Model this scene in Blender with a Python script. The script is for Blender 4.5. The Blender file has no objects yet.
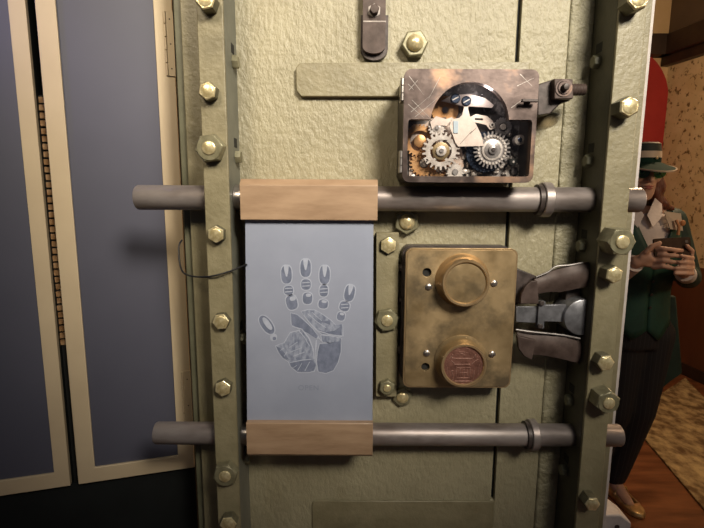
import bpy, bmesh, math, random
from math import sin, cos, tan, pi, radians as R, sqrt, atan2
from mathutils import Vector, Matrix
from mathutils.geometry import tessellate_polygon
random.seed(7)
SC = bpy.context.scene
COL = SC.collection

# ------------------------------------------------------------------ camera
CAM = Vector((0, 0, 1.45)); F = 485.0; PITCH = R(9.0); ROLL = R(0.3)
cd = bpy.data.cameras.new('camera'); cam = bpy.data.objects.new('camera', cd); COL.objects.link(cam)
cd.sensor_width = 36; cd.lens = 36 * F / 704; cd.clip_start = 0.02
cam.location = CAM
cam.matrix_world = Matrix.Translation(CAM) @ Matrix.Rotation(pi / 2 - PITCH, 4, 'X') @ Matrix.Rotation(ROLL, 4, 'Z')
SC.camera = cam
MW = cam.matrix_world.to_3x3()

# ------------------------------------------------------------------ world and light
w = bpy.data.worlds.new('world'); SC.world = w; w.use_nodes = True
w.node_tree.nodes['Background'].inputs[0].default_value = (0.80, 0.80, 0.90, 1)
w.node_tree.nodes['Background'].inputs[1].default_value = 0.05
def light(name, kind, loc, power, col, size=0.1, target=None, spot=None, blend=0.5, size_y=None):
    l = bpy.data.lights.new(name, kind); o = bpy.data.objects.new(name, l); COL.objects.link(o)
    o.location = loc; l.energy = power; l.color = col
    if kind == 'AREA':
        l.size = size
        if size_y: l.shape = 'RECTANGLE'; l.size_y = size_y
    else: l.shadow_soft_size = size
    if kind == 'SPOT': l.spot_size = spot; l.spot_blend = blend
    if target is not None:
        o.rotation_euler = (Vector(target) - Vector(loc)).to_track_quat('-Z', 'Y').to_euler()
    return o
light('key_spot', 'SPOT', (0.72, -0.75, 2.50), 320, (1.0, 0.91, 0.76), 0.28, (0.14, 0.8, 1.72), R(45), 1.0)
light('left_spot', 'SPOT', (-0.62, -0.60, 2.5), 95, (1.0, 0.84, 0.60), 0.30, (-0.28, 0.80, 1.74), R(36), 1.0)
light('blue_lamp', 'SPOT', (-1.3, 0.25, 2.5), 55, (0.20, 0.18, 1.0), 0.08, (-0.74, 0.80, 1.88), R(16), 1.0)
light('soft_fill', 'AREA', (0.78, -0.6, 2.75), 4.5, (1.0, 0.95, 0.9), 0.9, (0.15, 0.8, 1.2), size_y=0.5)  # added soft fill for the lower parts and rod highlights, unseen source
light('warm_light', 'POINT', (1.75, 2.3, 2.35), 50, (1.0, 0.70, 0.42), 0.10)
light('box_fill', 'POINT', (0.19, 0.722, 1.585), 0.06, (1.0, 0.9, 0.85), 0.006)  # added light to brighten the gears behind the window
light('warm_light', 'POINT', (1.75, 0.85, 1.80), 20, (1.0, 0.72, 0.45), 0.10)  # added unseen light, brightens the face under the brim
light('cabinet_fill', 'POINT', (-0.62, 1.02, 1.62), 0.35, (1.0, 0.55, 0.25), 0.02)  # added light so the strip shows in the dark gap
SC.view_settings.view_transform = 'Standard'
SC.view_settings.look = 'None'
SC.view_settings.gamma = 1.0
SC.view_settings.use_curve_mapping = False
SC.view_settings.exposure = 0.0

# ------------------------------------------------------------------ geometry helpers
def P(px, py, Y):
    """point of the plane y=Y seen at photo pixel"""
    d = MW @ Vector(((px - 352) / F, -(py - 264) / F, -1))
    return CAM + d * ((Y - CAM.y) / d.y)
def XZ(px, py, Y):
    p = P(px, py, Y); return (p.x, p.z)
def FL(px, py):
    d = MW @ Vector(((px - 352) / F, -(py - 264) / F, -1))
    return CAM + d * (-CAM.z / d.z)
def PXM(Y): return Y / F        # metres per pixel near a plane

def tag(o, label=None, cat=None, group=None, kind=None):
    if label: o['label'] = label
    if cat: o['category'] = cat
    if group: o['group'] = group
    if kind: o['kind'] = kind
    return o
def thing(name, label, cat, loc, group=None):
    o = bpy.data.objects.new(name, None); COL.objects.link(o); o.location = loc; o.empty_display_size = 0.02
    return tag(o, label, cat, group)
def origin_of(o):
    v = Vector((0, 0, 0))
    while o is not None: v += Vector(o.location); o = o.parent
    return v

class MB:
    def __init__(s): s.b = bmesh.new(); s.mi = 0
    def v(s, p): return s.b.verts.new(p)
    def f(s, vs):
        try:
            fc = s.b.faces.new(vs); fc.material_index = s.mi; fc.smooth = True; return fc
        except ValueError: return None
    def box(s, x0, x1, y0, y1, z0, z1, M=None):
        c = [Vector((x, y, z)) for x in (x0, x1) for y in (y0, y1) for z in (z0, z1)]
        if M: c = [M @ p for p in c]
        q = [s.v(p) for p in c]
        for a in ((0,1,3,2),(4,6,7,5),(0,4,5,1),(2,3,7,6),(0,2,6,4),(1,5,7,3)): s.f([q[i] for i in a])
        return s
    def prism(s, pts, y0, y1, holes=(), M=None, inset=0.0):
        """polygon(s) in XZ extruded along Y; optional chamfer of the front by inset"""
        loops = [list(pts)] + [list(h) for h in holes]
        tri = tessellate_polygon([[Vector((a, b, 0)) for a, b in l] for l in loops])
        flat = [p for l in loops for p in l]
        T = (lambda p: M @ Vector(p)) if M else (lambda p: Vector(p))
        fr = [s.v(T((a, y0, b))) for a, b in flat]
        bk = [s.v(T((a, y1, b))) for a, b in flat]
        for t in tri:
            s.f([fr[i] for i in t]); s.f([bk[i] for i in reversed(t)])
        k = 0
        for l in loops:
            n = len(l)
            for i in range(n):
                j = (i + 1) % n
                s.f([fr[k + i], fr[k + j], bk[k + j], bk[k + i]])
            k += n
        return s
    def lathe(s, c, axis, prof, n=24, phase=0.0, caps=True):
        """prof: list of (distance along axis, radius)"""
        a = Vector(axis).normalized(); c = Vector(c)
        u = a.orthogonal().normalized()
        if abs(a.y) > 0.9: u = Vector((1, 0, 0))
        v_ = a.cross(u).normalized()
        rings = []
        for (h, r) in prof:
            if r < 1e-6: rings.append([s.v(c + a * h)])
            else: rings.append([s.v(c + a * h + (u * cos(phase + 2*pi*i/n) + v_ * sin(phase + 2*pi*i/n)) * r) for i in range(n)])
        for A, B in zip(rings, rings[1:]):
            if len(A) == 1 and len(B) == 1: continue
            for i in range(n):
                j = (i + 1) % n
                if len(A) == 1: s.f([A[0], B[j], B[i]])
                elif len(B) == 1: s.f([A[i], A[j], B[0]])
                else: s.f([A[i], A[j], B[j], B[i]])
        if caps:
            if len(rings[0]) > 1: s.f(list(reversed(rings[0])))
            if len(rings[-1]) > 1: s.f(rings[-1])
        return s
    def tube(s, pts, r, n=10):
        pts = [Vector(p) for p in pts]; rr = r if isinstance(r, (list, tuple)) else [r] * len(pts)
        rings = []; up = None
        for i, p in enumerate(pts):
            d = (pts[min(i+1, len(pts)-1)] - pts[max(i-1, 0)]).normalized()
            if up is None: up = d.orthogonal().normalized()
            up = (up - d * up.dot(d)).normalized(); sd = d.cross(up)
            rings.append([s.v(p + (up * cos(2*pi*k/n) + sd * sin(2*pi*k/n)) * rr[i]) for k in range(n)])
        for A, B in zip(rings, rings[1:]):
            for i in range(n): s.f([A[i], A[(i+1)%n], B[(i+1)%n], B[i]])
        s.f(list(reversed(rings[0]))); s.f(rings[-1])
        return s
    def loft(s, rings, n=24, cap=True):
        """rings: (centre, rx, ry[, yaw]) ellipses in horizontal planes"""
        R_ = []
        for q in rings:
            c, rx, ry = q[:3]; tw = q[3] if len(q) > 3 else 0
            R_.append([s.v(Vector(c) + Vector((rx*cos(t)*cos(tw) - ry*sin(t)*sin(tw), rx*cos(t)*sin(tw) + ry*sin(t)*cos(tw), 0))) for t in [2*pi*i/n for i in range(n)]])
        for A, B in zip(R_, R_[1:]):
            for i in range(n): s.f([A[i], A[(i+1)%n], B[(i+1)%n], B[i]])
        if cap: s.f(list(reversed(R_[0]))); s.f(R_[-1])
        return s
    def ball(s, c, rx, ry, rz, n=16, m=10, M=None):
        c = Vector(c); rings = []
        for j in range(m + 1):
            t = pi * j / m; z = -cos(t); q = sin(t)
            if j in (0, m): p = Vector((0, 0, z * rz)); rings.append([s.v(c + (M @ p if M else p))])
            else:
                L = []
                for i in range(n):
                    p = Vector((rx*q*cos(2*pi*i/n), ry*q*sin(2*pi*i/n), rz*z)); L.append(s.v(c + (M @ p if M else p)))
                rings.append(L)
        for A, B in zip(rings, rings[1:]):
            for i in range(n):
                j = (i+1) % n
                if len(A) == 1: s.f([A[0], B[j], B[i]])
                elif len(B) == 1: s.f([A[i], A[j], B[0]])
                else: s.f([A[i], A[j], B[j], B[i]])
        return s
    def capsule(s, a, b, ra, rb, n=12):
        a = Vector(a); b = Vector(b); d = b - a; L = d.length
        prof = [(-ra*cos(t), ra*sin(t)) for t in [0, .35, .8, 1.2]] + [(0, ra), (L, rb)] + [(L + rb*sin(t), rb*cos(t)) for t in [.4, .8, 1.2]] + [(L + rb, 0)]
        prof[0] = (-ra, 0)
        return s.lathe(a, d, prof, n)
    def build(s, name, mats, parent=None, bevel=0, seg=2, angle=35, remesh=0, smooth_it=0):
        bmesh.ops.recalc_face_normals(s.b, faces=s.b.faces)
        me = bpy.data.meshes.new(name)
        off = origin_of(parent) if parent else Vector((0, 0, 0))
        if off.length > 0: bmesh.ops.translate(s.b, verts=s.b.verts, vec=-off)
        s.b.to_mesh(me); s.b.free()
        me.set_sharp_from_angle(angle=R(angle))
        o = bpy.data.objects.new(name, me); COL.objects.link(o)
        if parent: o.parent = parent
        for m in (mats if isinstance(mats, (list, tuple)) else [mats]): me.materials.append(m)
        if remesh:
            md = o.modifiers.new('r', 'REMESH'); md.mode = 'VOXEL'; md.voxel_size = remesh; md.use_smooth_shade = True
            if smooth_it:
                sm = o.modifiers.new('s', 'SMOOTH'); sm.iterations = smooth_it; sm.factor = 0.5
        if bevel:
            md = o.modifiers.new('b', 'BEVEL'); md.width = bevel; md.segments = seg; md.limit_method = 'ANGLE'; md.angle_limit = R(40)
        return o

def rrect(x0, x1, z0, z1, r, n=6):
    pts = []
    for cx, cz, a0 in ((x1-r, z1-r, 0), (x0+r, z1-r, 90), (x0+r, z0+r, 180), (x1-r, z0+r, 270)):
        for i in range(n + 1):
            t = R(a0 + 90*i/n); pts.append((cx + r*cos(t), cz + r*sin(t)))
    return pts
def rr_px(x0, y0, x1, y1, Y, r, n=6):
    ym = (y0 + y1)/2; return rrect(P(x0, ym, Y).x, P(x1, ym, Y).x, P((x0+x1)/2, y1, Y).z, P((x0+x1)/2, y0, Y).z, r, n)
def polypx(pts, Y): return [XZ(x, y, Y) for x, y in pts]
def circ(cx, cz, r, n=24, ph=0): return [(cx + r*cos(ph + 2*pi*i/n), cz + r*sin(ph + 2*pi*i/n)) for i in range(n)]

# ------------------------------------------------------------------ materials
def mat(name, c1, c2=None, rough=0.5, metal=0.0, scale=30, bump=0.0, bscale=None, bdist=0.001, detail=4, lo=0.35, hi=0.65, stretch=(1,1,1), spec=0.5, rough2=None, c3=None, s3=8, lo3=0.55, hi3=0.7, coat=0):
    m = bpy.data.materials.new(name); m.use_nodes = True; nt = m.node_tree; N = nt.nodes; L = nt.links
    b = N['Principled BSDF']; b.inputs['Roughness'].default_value = rough; b.inputs['Metallic'].default_value = metal
    b.inputs['Specular IOR Level'].default_value = spec; b.inputs['Coat Weight'].default_value = coat
    tc = N.new('ShaderNodeTexCoord'); mp = N.new('ShaderNodeMapping'); mp.inputs['Scale'].default_value = stretch
    L.new(tc.outputs['Object'], mp.inputs['Vector'])
    def noise(sc, det=detail):
        n = N.new('ShaderNodeTexNoise'); n.inputs['Scale'].default_value = sc; n.inputs['Detail'].default_value = det; n.inputs['Roughness'].default_value = 0.6
        L.new(mp.outputs[0], n.inputs['Vector']); return n
    if c2 is None: b.inputs['Base Color'].default_value = (*c1, 1)
    else:
        n = noise(scale); r = N.new('ShaderNodeValToRGB'); r.color_ramp.elements[0].position = lo; r.color_ramp.elements[1].position = hi
        r.color_ramp.elements[0].color = (*c1, 1); r.color_ramp.elements[1].color = (*c2, 1)
        L.new(n.outputs['Fac'], r.inputs[0]); out = r.outputs[0]
        if c3 is not None:
            n3 = noise(s3); r3 = N.new('ShaderNodeValToRGB'); r3.color_ramp.elements[0].position = lo3; r3.color_ramp.elements[1].position = hi3
            L.new(n3.outputs['Fac'], r3.inputs[0]); mx = N.new('ShaderNodeMix'); mx.data_type = 'RGBA'
            L.new(r3.outputs[0], mx.inputs['Factor']); L.new(out, mx.inputs[6]); mx.inputs[7].default_value = (*c3, 1); out = mx.outputs[2]
        L.new(out, b.inputs['Base Color'])
        if rough2 is not None:
            mr = N.new('ShaderNodeMapRange'); mr.inputs['To Min'].default_value = rough; mr.inputs['To Max'].default_value = rough2
            mr.inputs['From Min'].default_value = lo; mr.inputs['From Max'].default_value = hi
            L.new(n.outputs['Fac'], mr.inputs['Value']); L.new(mr.outputs[0], b.inputs['Roughness'])
    if bump:
        n2 = noise(bscale or scale, 5); bp = N.new('ShaderNodeBump'); bp.inputs['Strength'].default_value = bump; bp.inputs['Distance'].default_value = bdist
        L.new(n2.outputs['Fac'], bp.inputs['Height']); L.new(bp.outputs[0], b.inputs['Normal'])
    return m

GREEN = mat('green_paint', (0.245, 0.217, 0.137), (0.30, 0.268, 0.172), rough=0.43, spec=0.6, scale=9, bump=1.0, bscale=100, bdist=0.0035, stretch=(1.3, 1, 0.7), c3=(0.17, 0.14, 0.07), s3=5, lo3=0.6, hi3=0.85)
GREEN_S = mat('green_paint_smooth', (0.18, 0.155, 0.088), (0.23, 0.20, 0.12), rough=0.45, spec=0.6, scale=25, bump=0.6, bscale=130, bdist=0.002, c3=(0.10, 0.085, 0.045), s3=7, lo3=0.6, hi3=0.85)
GREEN_R = mat('green_paint_rough', (0.20, 0.18, 0.11), (0.27, 0.245, 0.16), rough=0.45, spec=0.6, scale=20, bump=1.0, bscale=70, bdist=0.007)
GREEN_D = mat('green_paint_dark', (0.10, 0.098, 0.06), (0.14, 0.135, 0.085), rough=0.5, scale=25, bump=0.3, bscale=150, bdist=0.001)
WEBM = mat('web_shaded', (0.045, 0.042, 0.027), (0.07, 0.065, 0.04), rough=0.55, scale=25, bump=0.3, bscale=150)  # right web: shade of its unlit side put into the colour
WEBL = mat('web_half_shaded', (0.13, 0.13, 0.105), (0.17, 0.17, 0.135), rough=0.5, scale=25, bump=0.3, bscale=150)  # left web: weaker shade put into the colour
NUTG = mat('nut_green', (0.16, 0.145, 0.085), (0.27, 0.25, 0.16), rough=0.38, metal=0.35, scale=60, bump=0.3, bscale=200)
FLANK = mat('bolt_flank_shaded', (0.09, 0.082, 0.05), (0.16, 0.145, 0.09), rough=0.45, metal=0.3, scale=80)  # shade on the sides of the heads put into the colour
BRASSB = mat('bolt_brass', (0.50, 0.40, 0.20), (0.78, 0.68, 0.42), rough=0.28, metal=0.55, scale=120, bump=0.4, bscale=220, bdist=0.0008)
BLACKGREEN = mat('bolt_shank', (0.05, 0.048, 0.03), (0.10, 0.09, 0.05), rough=0.45, metal=0.3, scale=80)
DARK = mat('dark_gap', (0.008, 0.008, 0.007), rough=0.8)
STEEL = mat('rod_steel', (0.17, 0.135, 0.12), (0.38, 0.335, 0.32), rough=0.38, rough2=0.48, metal=0.6, scale=14, stretch=(0.5, 1.4, 1.4), bump=0.25, bscale=140, bdist=0.0006, c3=(0.10, 0.08, 0.07), s3=9, lo3=0.55, hi3=0.75)
WOOD = mat('maple_block', (0.26, 0.165, 0.098), (0.38, 0.255, 0.16), rough=0.5, scale=22, stretch=(0.45, 1, 2.2), bump=0.12, bscale=90, c3=(0.18, 0.105, 0.055), s3=12, lo3=0.6, hi3=0.85, coat=0.15)
BOARD = mat('grey_board', (0.25, 0.275, 0.355), (0.28, 0.305, 0.39), rough=0.5, scale=12, bump=0.08, bscale=500, bdist=0.0003)
PRINT = mat('print_dark', (0.115, 0.135, 0.20), (0.175, 0.20, 0.285), rough=0.6, scale=130, lo=0.35, hi=0.7, stretch=(1, 1, 0.7), bump=0.3, bscale=260)
PRINT_M = mat('print_mid', (0.145, 0.17, 0.245), (0.29, 0.32, 0.41), rough=0.6, scale=150, lo=0.38, hi=0.62, stretch=(1.3, 1, 0.6), bump=0.3, bscale=260)
PRINT_L = mat('print_light', (0.33, 0.36, 0.45), (0.40, 0.43, 0.53), rough=0.55, scale=100)
LID = mat('box_steel', (0.055, 0.040, 0.036), (0.14, 0.105, 0.095), rough=0.38, rough2=0.45, metal=0.75, scale=26, bump=0.25, bscale=90, c3=(0.28, 0.17, 0.11), s3=13, lo3=0.52, hi3=0.66)
LIDEDGE = mat('box_edge', (0.30, 0.27, 0.25), (0.5, 0.46, 0.43), rough=0.28, metal=0.85, scale=40)
BOXSIDE = mat('box_side', (0.035, 0.028, 0.022), (0.07, 0.055, 0.045), rough=0.4, metal=0.5, scale=30)
IRON = mat('dark_iron', (0.035, 0.027, 0.024), (0.08, 0.062, 0.058), rough=0.45, metal=0.2, spec=0.35, scale=60, bump=0.3, bscale=140)
IRON2 = mat('brown_iron', (0.045, 0.030, 0.025), (0.085, 0.060, 0.052), rough=0.5, metal=0.1, spec=0.25, scale=45, bump=0.25, bscale=130)
PAINTWEAR = mat('worn_metal', (0.28, 0.25, 0.23), (0.16, 0.14, 0.13), rough=0.4, metal=0.6, scale=60)
BRASS = mat('aged_brass', (0.27, 0.19, 0.095), (0.44, 0.32, 0.175), rough=0.36, rough2=0.50, metal=0.6, scale=16, bump=0.15, bscale=100, c3=(0.16, 0.12, 0.07), s3=20, lo3=0.48, hi3=0.68)
BRASSR = mat('rim_brass', (0.46, 0.31, 0.16), (0.58, 0.41, 0.23), rough=0.30, metal=0.75, scale=40)
COPPER = mat('seal_copper', (0.17, 0.075, 0.055), (0.30, 0.14, 0.105), rough=0.45, metal=0.6, scale=90, bump=0.7, bscale=170, bdist=0.0015)
COPPERL = mat('seal_copper_raised', (0.32, 0.17, 0.13), (0.42, 0.25, 0.20), rough=0.4, metal=0.7, scale=90)
GEAR = mat('gear_steel', (0.48, 0.42, 0.38), (0.70, 0.64, 0.60), rough=0.35, metal=0.25, scale=90, bump=0.2, bscale=150)
GEARD = mat('gear_dark', (0.20, 0.18, 0.18), (0.42, 0.39, 0.38), rough=0.3, metal=0.4, scale=90)
PLATEP = mat('pale_plate', (0.58, 0.48, 0.43), (0.72, 0.62, 0.56), rough=0.45, metal=0.4, scale=50)
ORANGE = mat('copper_gear', (0.50, 0.24, 0.09), (0.66, 0.38, 0.18), rough=0.4, metal=0.6, scale=60)
BLUED = mat('blued_steel', (0.03, 0.045, 0.08), (0.10, 0.13, 0.20), rough=0.25, metal=0.8, scale=50)
INSIDE = mat('box_inside', (0.02, 0.017, 0.02), (0.10, 0.085, 0.08), rough=0.5, metal=0.3, scale=40, c3=(0.30, 0.27, 0.26), s3=45, lo3=0.5, hi3=0.62)
PALEBLUE = mat('pale_blue_tag', (0.50, 0.60, 0.68), rough=0.4)
HSTEEL = mat('strap_steel', (0.14, 0.14, 0.15), (0.25, 0.25, 0.27), rough=0.38, metal=0.6, scale=60)
WHITE = mat('white_casing', (0.46, 0.41, 0.39), (0.54, 0.49, 0.46), rough=0.55, scale=60, bump=0.2, bscale=150, bdist=0.0006)
FRAME = mat('tan_frame', (0.50, 0.395, 0.26), (0.56, 0.45, 0.30), rough=0.45, scale=6, bump=0.15, bscale=350, bdist=0.0003, metal=0.1)
BLUEP = mat('blue_panel', (0.068, 0.069, 0.098), (0.078, 0.079, 0.110), rough=0.55, scale=3, bump=0.05, bscale=200, bdist=0.0003, metal=0.1)
BLACKC = mat('black_cabinet', (0.004, 0.005, 0.005), (0.010, 0.012, 0.012), rough=0.7, spec=0.25, scale=4)
CABLE = mat('cable_black', (0.012, 0.012, 0.014), rough=0.5)
STAIN = None
def glass(name, col, fac):
    m = bpy.data.materials.new(name); m.use_nodes = True; nt = m.node_tree; N = nt.nodes; L = nt.links
    N.remove(N['Principled BSDF']); t = N.new('ShaderNodeBsdfTransparent'); t.inputs[0].default_value = (*col, 1)
    g = N.new('ShaderNodeBsdfGlossy'); g.inputs['Roughness'].default_value = 0.05
    mx = N.new('ShaderNodeMixShader'); mx.inputs[0].default_value = fac
    L.new(t.outputs[0], mx.inputs[1]); L.new(g.outputs[0], mx.inputs[2]); L.new(mx.outputs[0], N['Material Output'].inputs[0])
    return m
GLASS = glass('clear_glass', (0.95, 0.95, 0.95), 0.05)

# ================================================================== THE SETTING
FLOORM = mat('floor_wood', (0.13, 0.045, 0.018), (0.26, 0.10, 0.04), rough=0.32, scale=5, stretch=(0.5, 3, 1), bump=0.1, bscale=30, c3=(0.07, 0.024, 0.010), s3=2.2, lo3=0.5, hi3=0.7)
PLASTER = mat('old_plaster', (0.56, 0.41, 0.21), (0.66, 0.50, 0.28), rough=0.8, scale=7, bump=0.3, bscale=30, bdist=0.004, c3=(0.16, 0.09, 0.03), s3=24, lo3=0.56, hi3=0.64)
PLAIN = mat('plain_plaster', (0.52, 0.36, 0.18), (0.58, 0.41, 0.22), rough=0.8, scale=7)
WAINS = mat('brown_wainscot', (0.10, 0.035, 0.012), (0.15, 0.055, 0.02), rough=0.5, scale=4, stretch=(1, 1, 0.2))
BEAMM = mat('dark_beam', (0.018, 0.009, 0.005), (0.04, 0.02, 0.010), rough=0.5, scale=6)
CEILM = mat('brown_ceiling', (0.10, 0.062, 0.033), (0.12, 0.075, 0.04), rough=0.9, scale=4)
REDM = mat('red_arch', (0.30, 0.012, 0.010), (0.36, 0.02, 0.015), rough=0.6, scale=5)

A = FL(676, 369); B = FL(704, 382)
wd = (B - A).normalized()                 # runs towards the camera along the right wall
corner = FL(639, 352)
near = A + wd * 4.5; wd = (near - corner).normalized()
wn = Vector((-wd.y, wd.x, 0))
if wn.x > 0: wn = -wn                      # points into the room (left)
def wall_strip(mb, p, q, n, d0, d1, z0, z1):
    a = p + n * d0; b = q + n * d0; c = q + n * d1; d = p + n * d1
    vs = [mb.v((t.x, t.y, z)) for z in (z0, z1) for t in (a, b, c, d)]
    for k in ((0,1,2,3),(7,6,5,4),(0,1,5,4),(1,2,6,5),(2,3,7,6),(3,0,4,7)): mb.f([vs[i] for i in k])
BY = corner.y
m = MB(); m.box(-2.6, 4.6, -1.8, 5.0, -0.1, 0.0); tag(m.build('floor', FLOORM), 'reddish brown wooden floor', kind='structure')
m = MB(); m.box(-2.6, 4.6, 0.95, 5.0, 3.1, 3.2); tag(m.build('ceiling', CEILM), kind='structure')
m = MB(); wall_strip(m, corner, near, -wn, 0, 0.1, 0, 3.1); tag(m.build('wall_right', PLASTER), kind='structure')
m = MB(); m.box(-2.6, corner.x + 0.3, BY + 0.001, BY + 0.12, 0, 3.1); tag(m.build('wall_back', PLAIN), kind='structure')
m = MB(); wall_strip(m, corner, near, wn, 0.001, 0.03, 0.0, 0.86); tag(m.build('trim_1', WAINS), kind='structure')
m = MB(); wall_strip(m, corner, near, wn, 0.001, 0.045, 0.0, 0.09); tag(m.build('baseboard_right', BEAMM), kind='structure')
def WR(px, py):
    d = MW @ Vector(((px - 352) / F, -(py - 264) / F, -1)); return CAM + d * ((corner - CAM).dot(wn) / d.dot(wn))
zb = P(668, 58, BY).z; zt = P(668, 38, BY).z
m = MB(); wall_strip(m, corner, near, wn, 0.001, 0.12, zb, zt); wall_strip(m, corner, near, wn, 0.001, 0.07, zb - 0.07, zb)
tag(m.build('trim_2', BEAMM, bevel=0.004), kind='structure')
m = MB(); m.box(-2.6, corner.x, BY - 0.12, BY, zb, zt); tag(m.build('trim_3', BEAMM), kind='structure')
m = MB(); wall_strip(m, corner, near, wn, 0.001, 0.025, zt, 3.1); tag(m.build('trim_4', CEILM), kind='structure')
# red arched panel in the back wall
ax1 = P(666, 110, BY - 0.01).x; aw = 0.42; axc = ax1 - aw; az = P(666, 103, BY - 0.01).z
pts = [(axc - aw, 0.0), (ax1, 0.0)] + [(axc + aw*cos(t), az + 0.44*sin(t)) for t in [pi*i/24 for i in range(25)]]
m = MB(); m.prism(pts, BY - 0.03, BY - 0.001); tag(m.build('red_arched_panel', REDM), 'tall red arched panel in the back wall, behind the visor wearer', 'panel')

# rug
m = MB(); c1 = FL(685, 379); c1b = FL(704, 399); c4 = FL(626, 418); c3 = FL(704, 511)
e1 = (c1b - c1).normalized(); e2 = (c3 - c4).normalized()
quad = [c1, c1 + e1 * 2.6, c4 + e2 * 2.9, c4]
vs = [m.v((p.x, p.y, 0.001)) for p in quad] + [m.v((p.x, p.y, 0.013)) for p in quad]
for k in ((0,1,2,3),(7,6,5,4),(0,1,5,4),(1,2,6,5),(2,3,7,6),(3,0,4,7)): m.f([vs[i] for i in k])
RUGM = mat('rug_pile', (0.16, 0.09, 0.035), (0.58, 0.42, 0.20), rough=0.95, scale=11, lo=0.38, hi=0.64, stretch=(1.4, 1, 1), bump=0.8, bscale=90, bdist=0.01)
tag(m.build('rug', RUGM, bevel=0.004), 'mottled golden brown rug lying on the reddish wooden floor', 'rug')

# ================================================================== BLUE PANEL CABINET
YAW = R(16.4)
Q0 = P(193, 467, 0.93)
CD = Vector((cos(YAW), sin(YAW), 0)); CN = Vector((-sin(YAW), cos(YAW), 0))   # along, into the cabinet
CM = Matrix.Translation((Q0.x, Q0.y, 0)) @ Matrix.Rotation(YAW, 4, 'Z')
def QX(px, py, dep=0.0):
    """(along, height) on the cabinet front plane pushed dep into it"""
    d = MW @ Vector(((px - 352) / F, -(py - 264) / F, -1)); o = Vector((Q0.x, Q0.y, 0)) + CN * dep
    t = (o - CAM).dot(CN) / d.dot(CN); p = CAM + d * t
    return ((p - o).dot(CD), p.z)
cab = thing('panel_cabinet', 'black cabinet with two tall tan-framed blue doors, left of the green vault door', 'cabinet', (Q0.x - 0.3, Q0.y + 0.1, 0))
TOPZ = 2.25
zbot = QX(193, 467)[1]; zbot2 = QX(10, 495.5)[1]; zb_ = (zbot + zbot2) / 2
gl = QX(28, 0)[0]; gl2 = QX(68, 486)[0]; g0 = (gl + gl2) / 2          # right edge of left door
gr = (QX(36, 0)[0] + QX(77, 484)[0]) / 2                                # left edge of right door
ir = (QX(57, 0)[0] + QX(93, 467)[0]) / 2                                # inner left edge of right door
jr = (QX(153, 0)[0] + QX(178, 457)[0]) / 2                              # inner right edge
rr_ = (QX(174, 0)[0] + QX(192.5, 466)[0]) / 2
il = (QX(7, 0)[0] + QX(37, 300)[0]) / 2                                # inner right edge of left door
izb = (QX(93, 467)[1] + QX(178, 457)[1]) / 2
L0 = g0 - (rr_ - gr)
m = MB()
D0 = 0.012
m.box(L0, g0 - 0.008, D0 + 0.006, 0.40, 0.0, TOPZ, CM)
m.box(gr + 0.02, rr_, D0 + 0.006, 0.40, 0.0, TOPZ, CM)
m.box(g0 - 0.008, gr + 0.02, 0.10, 0.40, 0.0, TOPZ, CM)
m.box(L0, rr_, D0 + 0.002, D0 + 0.006, 0.0, zb_ - 0.004, CM)
m.build('carcass', BLACKC, cab)
def panel_door(x0, x1, xi0, xi1):
    m = MB(); m.prism([(x0, zb_), (x1, zb_), (x1, TOPZ), (x0, TOPZ)], 0.0, D0, [[(xi0, izb), (xi1, izb), (xi1, TOPZ - 0.05), (xi0, TOPZ - 0.05)]], CM)
    fr = m.build('door', FRAME, cab, bevel=0.0012)
    m = MB(); m.box(xi0 - 0.004, xi1 + 0.004, 0.005, 0.014, izb - 0.004, TOPZ - 0.046, CM)
    m.build('blue_panel', BLUEP, fr)
    return fr
fr1 = panel_door(gr, rr_, ir, jr); fr1['label'] = 'right door, hinged beside the vault door'
fr2 = panel_door(L0, g0, L0 + (jr and (rr_ - jr)), il); fr2['label'] = 'left door, cut by the photo edge'
def hinge(y0, y1, px, fr):
    a, z1 = QX(px, y0); _, z0 = QX(px, y1); H = z1 - z0
    m = MB(); x0 = a; x1 = rr_ + 0.001
    m.box(x0 + 0.003, x1, -0.0025, 0.0, z0, z1, CM)
    for k in range(5):
        m.lathe(CM @ Vector((x0 + 0.002, -0.003, z0 + H*k/5 + 0.001)), (0, 0, 1), [(0, 0.0022), (H/5 - 0.002, 0.0022)], 10)
    m.mi = 1
    for k in (0.12, 0.5, 0.88):
        m.lathe(CM @ Vector(((x0 + x1)/2 + 0.002, -0.0025, z0 + H*k)), CM.to_3x3() @ Vector((0, -1, 0)), [(0, 0.0016), (0.0006, 0.0010)], 10)
    m.build('hinge', [FRAME, IRON], fr, bevel=0.0005)
hinge(11, 76, 163, fr1); hinge(371, 440, 181, fr1)

# ridged copper strip seen through the gap
m = MB(); s0, _ = QX(43.5, 170, 0.05); s1, _ = QX(52, 170, 0.05)
zt_ = QX(50, 95, 0.05)[1]; zb2 = QX(60, 345, 0.05)[1]; n = 34; h = (zt_ - zb2) / n
m.mi = 1; m.box(s0 - 0.004, s1 + 0.012, 0.055, 0.10, 0.0, zt_, CM)
m.mi = 0
for k in range(n): m.box(s0 + random.uniform(-.002, .002), s1 + 0.010, 0.048 + random.uniform(0, .004), 0.058, zb2 + h*k, zb2 + h*k + h*0.72, CM)
tag(m.build('ridged_copper_strip', [mat('ridge_copper', (0.38, 0.19, 0.07), (0.62, 0.38, 0.20), rough=0.4, metal=0.3, scale=60), DARK]), 'ridged copper strip glimpsed in the dark gap between the blue cabinet doors', 'metal strip')

# ================================================================== VAULT DOOR
YP, YF = 0.80, 0.725
xl0 = P(182, 50, YP).x; xe0 = P(176, 50, 0.82).x
xr1 = P(635, 190, YP).x
zTop, zLow = 2.02, 0.70
FLl0, FLl1 = P(204, 190, YF).x, P(229, 190, YF).x
FRl0, FRl1 = P(604, 190, YF).x, P(630, 190, YF).x
door = thing('vault_door', 'olive green painted steel vault door with bolted edge beams', 'vault door', ((xl0 + xr1)/2, 0.85, 0))
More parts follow.
